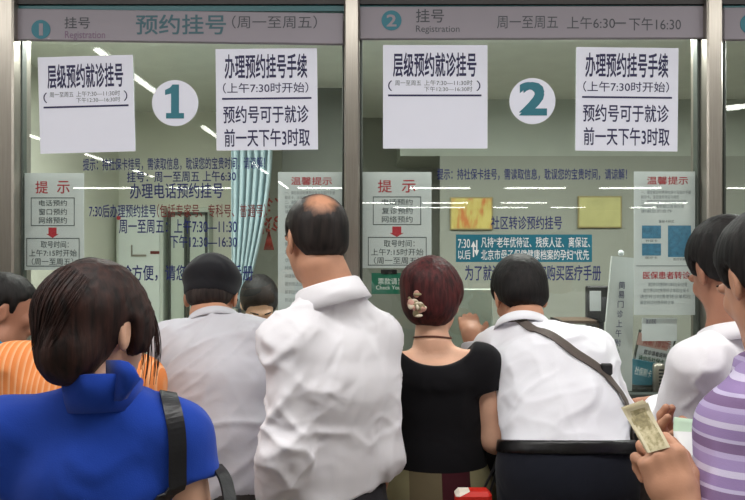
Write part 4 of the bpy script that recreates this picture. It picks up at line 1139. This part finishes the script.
# 4 the woman in the black top
BLACK = cloth('black_jersey', srgb(16, 15, 19), .2, .05, .1)
kw = Person(J3(head=V(434, 300, 1.97), neck=V(432, 340, 1.93), sL=V(395, 367, 1.88), sR=V(481, 364, 1.88), eL=V(392, 452, 1.92), eR=V(495, 440, 1.87),
               wL=WR(412, 2.12), wR=WR(474, 2.12), chest=V(437, 408, 1.93), waist=V(438, 452, 1.91), pel=V(438, 500, 1.90)), (.38, .91, -.10), 'fair', w=.88, head=.95)
def bob(p, S):
    S.ell(p.h((0, -.045, .0)), (.084, .072, .085), p.HF, .03); S.ell(p.h((-.02, -.035, .06)), (.075, .08, .06), p.HF, .03); S.ell(p.h((.045, .035, .03)), (.035, .05, .05), p.HF, .02)
LINE_K = ((-.2, -.085), (-.04, -.085), (-.030, -.075), (-.024, .004), (.014, .006), (.022, -.05), (.04, -.05), (.055, .01), (.08, .055), (.12, .065))
build_person(kw, 'woman in a black scoop back top with dark red hair', DIM_F, [
    ('top', BLACK, shirt(.010, .825, (.34, 0), .012, scoop=((.004, -.01, .012), (.118, .2, .080)), sh=.055), .0065, [((.2, 0, 1), 9, 3, .003, 2)]),
    ('skirt', striped('maroon_and_khaki_skirt', 0, [(0, srgb(60, 18, 26)), (.3, srgb(56, 20, 26)), (.34, srgb(128, 122, 92)), (.62, srgb(100, 90, 68))], 4.2), skirt(.012, .95, .45), .01, None)],
    [('hair', HR['maroon'], short_hair(.014, .010, LINE_K, bob, taper=.01), .0042, [((.6, .0, .8), 60, 6, .002, 5), ((.3, .2, 1), 30, 5, .0028, 9)])], hands=(flat_hand, flat_hand))
G = kw.body; ring = []
for i in range(33):
    a = 2 * math.pi * i / 32; ring.append(kw.J['neck'] + np.array((math.cos(a) * .07, math.sin(a) * .07, .012 + .012 * math.sin(a) * -1)))
rp = G.project(np.array(ring), .0022)[0]; MB().tube(rp, .0028, 6).build('necklace', mat('brown_cord', srgb(96, 50, 34), .5), kw.root, smooth=True)
# flower hair clip
cl = empty('hair_clip', V(412, 318, 1.86), 'cream shell flower hair clip in the dark red hair', 'hair clip')
random.seed(2); c0 = kw.cloth['hair'].project(np.array([V(413, 305, 1.85)]), .004)[0][0]
pet = [mat('cream_shell', srgb(226, 214, 190), .35), mat('pink_shell', srgb(206, 156, 140), .35), mat('olive_shell', srgb(150, 138, 104), .35)]
for k in range(22):
    a = random.uniform(0, 6.28); r = random.uniform(.002, .030); c = c0 + np.array((math.cos(a) * r * .75, -.007 - random.uniform(0, .008), math.sin(a) * r * 1.15))
    q_ = np.array(Matrix.Rotation(random.uniform(0, 3), 3, random.choice('XYZ')) @ Matrix.Rotation(random.uniform(-.8, .8), 3, 'X'))
    MB().ball(c, (.0125, .005, .009), 12, 8, q_).build('petal', pet[k % 3], cl, smooth=True)
MB().tube([c0 + (-.02, .004, .02), c0 + (0, -.002, 0), c0 + (.016, .004, -.02)], .004, 8).build('bar', pet[2], cl, smooth=True)
# red and white bag beside her
rb = empty('carrier_bag', V(476, 640, 1.72), 'red and white striped carrier bag below the black top', 'bag')
rs = striped('red_white_plastic', 2, [(0, srgb(200, 44, 34)), (.6, srgb(200, 44, 34)), (.62, srgb(236, 226, 210)), (.95, srgb(236, 226, 210))], 14, .4, (0, .35, 0))
MB().box(X(455, 1.68), X(491, 1.68), 1.655, 1.705, Z(650, 1.68), Z(489.5, 1.68), .010).build('bag_body', rs, rb)
MB().tube([V(468, 512, 1.68), V(480, 497, 1.73), V(493, 470, 1.83), V(499, 452, 1.95), V(497, 470, 1.90), V(488, 498, 1.74), V(484, 512, 1.68)], .004, 6).build('handle', M['black'], rb, smooth=True)

# 5 the man bent over the counter with a bag strap across his back
WHITE2 = cloth('bright_white_cotton', srgb(240, 240, 246), .2, .05, .02)
def reach_hand(p, S, n): p.hand(S, n, (.0, .80, .60), (.1, .5, -.8), (.95, 0, .1), ((30, 35, 20),) * 4, sc=.85)
ln = Person(J3(head=V(519, 297, 2.07), neck=V(523, 328, 1.98), sL=V(495, 351, 2.01), sR=V(589, 354, 1.93), eL=V(484, 386, 2.13), eR=V(616, 416, 1.98),
               wL=V(471, 334, 2.15), wR=WR(600, 2.12), chest=V(550, 372, 1.90), waist=V(563, 414, 1.80), pel=V(566, 452, 1.74)), (-.12, .90, -.42), 'tan')
build_person(ln, 'man in a white shirt bent over the counter with a strap across his back', DIM_M, [
    ('shirt', WHITE2, shirt(.02, V(563, 449, 1.75), (1.0, .97), .016, neck=.002, hemn=(0, -.28, -1)), .0065,
     [((.3, .3, 1), 9, 2, .010, 61), ((1, .3, -.5), 11, 2.2, .017, 65), ((-.9, .1, -1), 13, 3, .010, 68), ((1, .3, .1), 16, 4, .009, 72), ((1, .2, -.3), 22, 5, .006, 73)]),
    ('trousers', cloth('navy_trousers', srgb(24, 27, 38), .2), trousers(.016, top=(V(563, 446, 1.75), (0, .28, 1))), .009, [((.1, 0, 1), 8, 2, .006, 2)])],
    [('hair', HR['black'], short_hair(.013, .008), .0042, HF_)], hands=(reach_hand, flat_hand))
collar(ln, 'collar', WHITE2, .070, .068, (0, 0, -.012), .034, .034, 30, .012, .02, .003)
belt_of(ln, V(563, 446, 1.75), (0, .28, 1), mat('black_belt_leather', srgb(16, 15, 16), .35), g=.02)
sb = empty('crossbody_bag', V(622, 520, 1.78), 'brown crossbody bag strapped over the bent white shirt', 'bag')
STR = mat('brown_webbing', srgb(92, 82, 76), .7, bump=.3, bscale=300)
cs = ln.cloth['shirt']
ribbon('strap', [V(500, 318, 2.06), V(509, 312, 1.97), V(531, 327, 1.88), V(568, 352, 1.80), V(594, 374, 1.78), V(607, 395, 1.76), V(620, 438, 1.74)], .026, STR, sb, cs, .006, .004, 50, surf=ln.surf['shirt'])
bk = cs.project(np.array([V(596, 376, 1.79)]), .013)[0][0]
MB().box(bk[0] - .016, bk[0] + .016, bk[1] - .004, bk[1] + .010, bk[2] - .016, bk[2] + .016, .004).build('buckle', M['black'], sb)
S = Shape(); S.econe(V(634, 470, 1.80), V(634, 540, 1.80), (.10, .035), (.11, .045), (.2, .98, 0), .02); v, f = S.mesh(.009); mk('bag_body', v, f, STR, sb, smooth=True)

# 6 the person in the orange striped shirt, behind the blue polo
OR = striped('orange_stripes', 0, [(0, srgb(236, 138, 76)), (.55, srgb(238, 146, 84)), (.9, srgb(246, 184, 136))], 70)
op = Person(J3(head=V(92, 305, 1.62), neck=V(84, 343, 1.58), sL=V(14, 370, 1.52), sR=V(138, 382, 1.55), eL=V(0, 480, 1.5), eR=V(143, 490, 1.52),
               wL=V(20, 520, 1.68), wR=V(125, 530, 1.70), chest=V(80, 425, 1.54), waist=V(80, 480, 1.52), pel=V(80, 545, 1.52)), (0, 1, -.1), 'tan', w=.95, head=.9)
build_person(op, 'person in an orange striped shirt mostly hidden behind the blue polo', DIM_M, [
    ('shirt', OR, shirt(.014, .85, (.6, 0), .02, neck=.004), .008, [((.2, .1, 1), 8, 2, .005, 81), ((1, .2, .5), 10, 3, .004, 83)]),
    ('trousers', cloth('grey_trousers', srgb(70, 70, 76)), trousers(top=.92), .012, None)], [('hair', HR['black'], short_hair(.010, .006), .005, HF_)])
collar(op, 'collar', OR, .068, .066, (0, 0, -.016), .03, .03, 40, .01, .02, .003)

# 7 the dark haired boy at the left edge
by = Person(J3(head=V(6, 310, 2.06), neck=V(-4, 340, 2.02), sL=V(-8, 358, 2.12), sR=V(-38, 364, 1.92), eL=V(10, 415, 2.11), eR=V(-40, 430, 1.9),
               wL=WR(26, 2.13), wR=V(-15, 440, 2.0), chest=V(-24, 400, 2.0), waist=V(-28, 440, 1.97), pel=V(-32, 480, 1.95)), (.86, .44, -.24), 'brown', w=.85, head=.9)
by.R = nrm((-.1, -1, 0)) ; by.fwd = np.cross((0, 0, 1.), by.R)
build_person(by, 'boy in a bright blue shirt peering in at the left picture edge', tuple((a * .85, b * .85) for a, b in DIM_M), [
    ('shirt', cloth('cyan_jersey', srgb(24, 138, 190)), shirt(.012, .82, (.45, 0), .016, neck=.004), .008, WF(.004, 9)),
    ('trousers', cloth('blue_shorts', srgb(44, 50, 70)), trousers(top=.9), .012, None)], [('hair', HR['black'], short_hair(.010, .006), .0045, HF_)], hands=(flat_hand, 'rest'))

# 8 the man in white in profile on the right
def counter_hand(p, S, n): p.hand(S, n, (-.2, .95, -.1), (0, .1, -1), (.9, .2, 0), ((20, 25, 20),) * 4)
pm = Person(J3(head=V(727, 271, 1.62), neck=V(733, 330, 1.59), sL=V(698, 368, 1.52), sR=V(778, 362, 1.70), eL=V(668, 440, 1.62), eR=V(800, 470, 1.75),
               wL=V(659, 405, 1.93), wR=V(760, 520, 1.9), chest=V(737, 410, 1.60), waist=V(738, 465, 1.60), pel=V(738, 520, 1.58)), (-.10, .92, -.44), 'brown')
build_person(pm, 'man in a plain white shirt looking down beside the purple striped man', DIM_M, [
    ('shirt', WHITE, shirt(.014, .86, (1.0, .85), .016, neck=.006), .0065, WF(.011, 13) + [((1, .3, .8), 9, 2.4, .014, 93)]),
    ('trousers', cloth('dark_grey_trousers', srgb(44, 44, 50)), trousers(top=.93), .012, None)], [('hair', HR['black'], short_hair(.014, .010), .0042, HF_)],
    hands=(counter_hand, 'rest'), fine_hands=('L',))
collar(pm, 'collar', WHITE, .070, .068, (0, 0, -.016), .034, .036, 30, .012, .025, .003)

# 9 the man in the purple striped shirt counting money
PU = striped('purple_stripes', 2, [(0, srgb(160, 140, 186)), (.22, srgb(182, 168, 204)), (.34, srgb(128, 104, 142)), (.56, srgb(190, 180, 210)), (.64, srgb(148, 126, 172)), (.86, srgb(204, 196, 220))], 15)
def money_hand(p, S, n):
    p.hand(S, n, (-.22, .25, .92), (-.1, .95, -.3), (.93, .05, .22), ((62, 70, 40), (66, 72, 40), (70, 74, 40), (74, 74, 42)), ((.55, .62, .5), (.9, .05, .45), (.95, -.25, .3)), 1.0)
def slip_hand(p, S, n):
    p.hand(S, n, (-.72, .55, .42), (.1, .3, 1), (-.1, .7, .4), ((25, 40, 25), (28, 42, 25), (30, 45, 25), (34, 45, 25)), ((.8, .3, .5), (.9, .1, .4), (.95, 0, .2)), .95)
um = Person(J3(head=V(771, 281, 1.20), neck=V(785, 352, 1.18), sL=V(742, 430, 1.10), sR=V(900, 432, 1.28), eL=V(722, 590, .99), eR=V(860, 580, 1.26),
               wL=V(680, 512, 1.02), wR=V(724, 480, 1.16), chest=V(805, 480, 1.19), waist=V(812, 570, 1.19), pel=V(815, 650, 1.19)), (-.08, .93, -.42), 'tan', w=1.02)
build_person(um, 'man in a purple striped polo shirt holding banknotes at the right edge', DIM_M, [
    ('polo_shirt', PU, shirt(.018, .84, (.62, 0), .026, neck=.004), .0065, [((.3, .1, 1), 7, 2, .006, 4), ((1, .2, .6), 10, 3, .004, 8)]),
    ('trousers', cloth('grey_blue_trousers', srgb(52, 54, 64)), trousers(top=.92), .012, None)], [('hair', HR['black'], short_hair(.013, .008), .0042, HF_)],
    hands=(money_hand, slip_hand), fine_hands=('L', 'R'))
collar(um, 'collar', PU, .072, .07, (0, 0, -.016), .034, .036, 30, .012, .02, .003)
# banknotes in his left hand
NOTE = NT('banknote_print')
n1 = NOTE.add('ShaderNodeTexNoise'); n1.inputs['Scale'].default_value = 120; n1.inputs['Detail'].default_value = 6; NOTE.link(NOTE.coords(), n1.inputs['Vector'])
NOTE.link(NOTE.ramp(n1.outputs['Fac'], [(.36, srgb(170, 158, 118)), (.5, srgb(212, 200, 160)), (.66, srgb(232, 222, 190))]), NOTE.p.inputs['Base Color']); NOTE.p.inputs['Roughness'].default_value = .8
NOTE2 = mat('banknote_dark_print', srgb(176, 164, 126), .8, var=.3, vscale=160)
EDGE = mat('banknote_margin', srgb(236, 226, 194), .8)
for k, dx in enumerate((0, -2.2, -4.6)):
    dd = 1.035 + .0016 * k
    qd = [(626 + dx, 409 - k * .6), (648 + dx, 402.5 - k * 1.2), (670, 447), (648 - k * .4, 453)]
    c = [P(u, v, dd + (.03 if i < 2 else 0)) for i, (u, v) in enumerate(qd)]
    n_ = 12; vs = []; fs = []
    for j in range(n_ + 1):
        t = j / n_; a = c[0] + (c[3] - c[0]) * t; b = c[1] + (c[2] - c[1]) * t
        for i in range(9):
            s_ = i / 8; vs.append(a + (b - a) * s_ + np.array((0, .005 * math.sin(math.pi * t) + .002 * math.sin(6 * t + k), 0)))
    for j in range(n_):
        for i in range(8): fs.append((j * 9 + i, j * 9 + i + 1, (j + 1) * 9 + i + 1, (j + 1) * 9 + i))
    lab = ('front beige banknote held in the fist of the purple striped man', 'second beige banknote behind the front one in the fist', 'rearmost beige banknote fanned out leftmost in the fist')[k]
    o = mk('banknote', vs, fs, [EDGE, NOTE.m, NOTE2]); set_props(o, lab, 'banknote', 'banknotes in the fist')
    for p in o.data.polygons:
        j, i = divmod(p.index, 8); p.material_index = 0 if (i in (0, 7) or j == 0) else (2 if (2 <= i <= 5 and 2 <= j <= 5) or (i == 6 and j in (8, 9)) else 1)
    o.modifiers.new('th', 'SOLIDIFY').thickness = .0003
# receipt in his right hand
c = [P(674, 417, 1.17), P(707, 421, 1.15), P(703, 458, 1.09), P(680, 461, 1.11)]; vs = []; fs = []
for j in range(9):
    t = j / 8; a = c[0] + (c[3] - c[0]) * t; b = c[1] + (c[2] - c[1]) * t
    for i in range(5): vs.append(a + (b - a) * (i / 4) + np.array((0, .012 * math.sin(math.pi * t), 0)))
for j in range(8):
    for i in range(4): fs.append((j * 5 + i, j * 5 + i + 1, (j + 1) * 5 + i + 1, (j + 1) * 5 + i))
o = mk('receipt', vs, fs, [M['white'], mat('pale_green_print', srgb(196, 222, 196), .7)], smooth=True)
set_props(o, 'white and pale green paper slip held behind the banknotes', 'receipt')
for p in o.data.polygons: p.material_index = 1 if p.index // 4 < 3 else 0
o.modifiers.new('th', 'SOLIDIFY').thickness = .0006

# 10 the clerk behind the glass
ck = Person(J3(head=V(259, 304, 2.92), neck=V(262, 330, 2.98), sL=V(298, 352, 3.0), sR=V(222, 352, 3.0), eL=V(300, 400, 2.9), eR=V(220, 400, 2.9),
               wL=V(286, 385, 2.80), wR=V(236, 385, 2.80), chest=V(260, 385, 3.02), waist=V(260, 420, 3.04), pel=V(260, 450, 3.06)), (.25, -.80, -.62), 'fair', w=.88, head=.95)
build_person(ck, 'black haired clerk with bowed head behind the left glass', DIM_F, [
    ('blouse', cloth('clerk_blouse', srgb(150, 156, 160)), shirt(.012, .78, (1.0, .9), .012, neck=.004), .008, None),
    ('trousers', cloth('clerk_trousers', srgb(40, 42, 50)), trousers(top=.9), .012, None)], [('hair', HR['black'], short_hair(.016, .008, LINE_F), .005, HF_)])
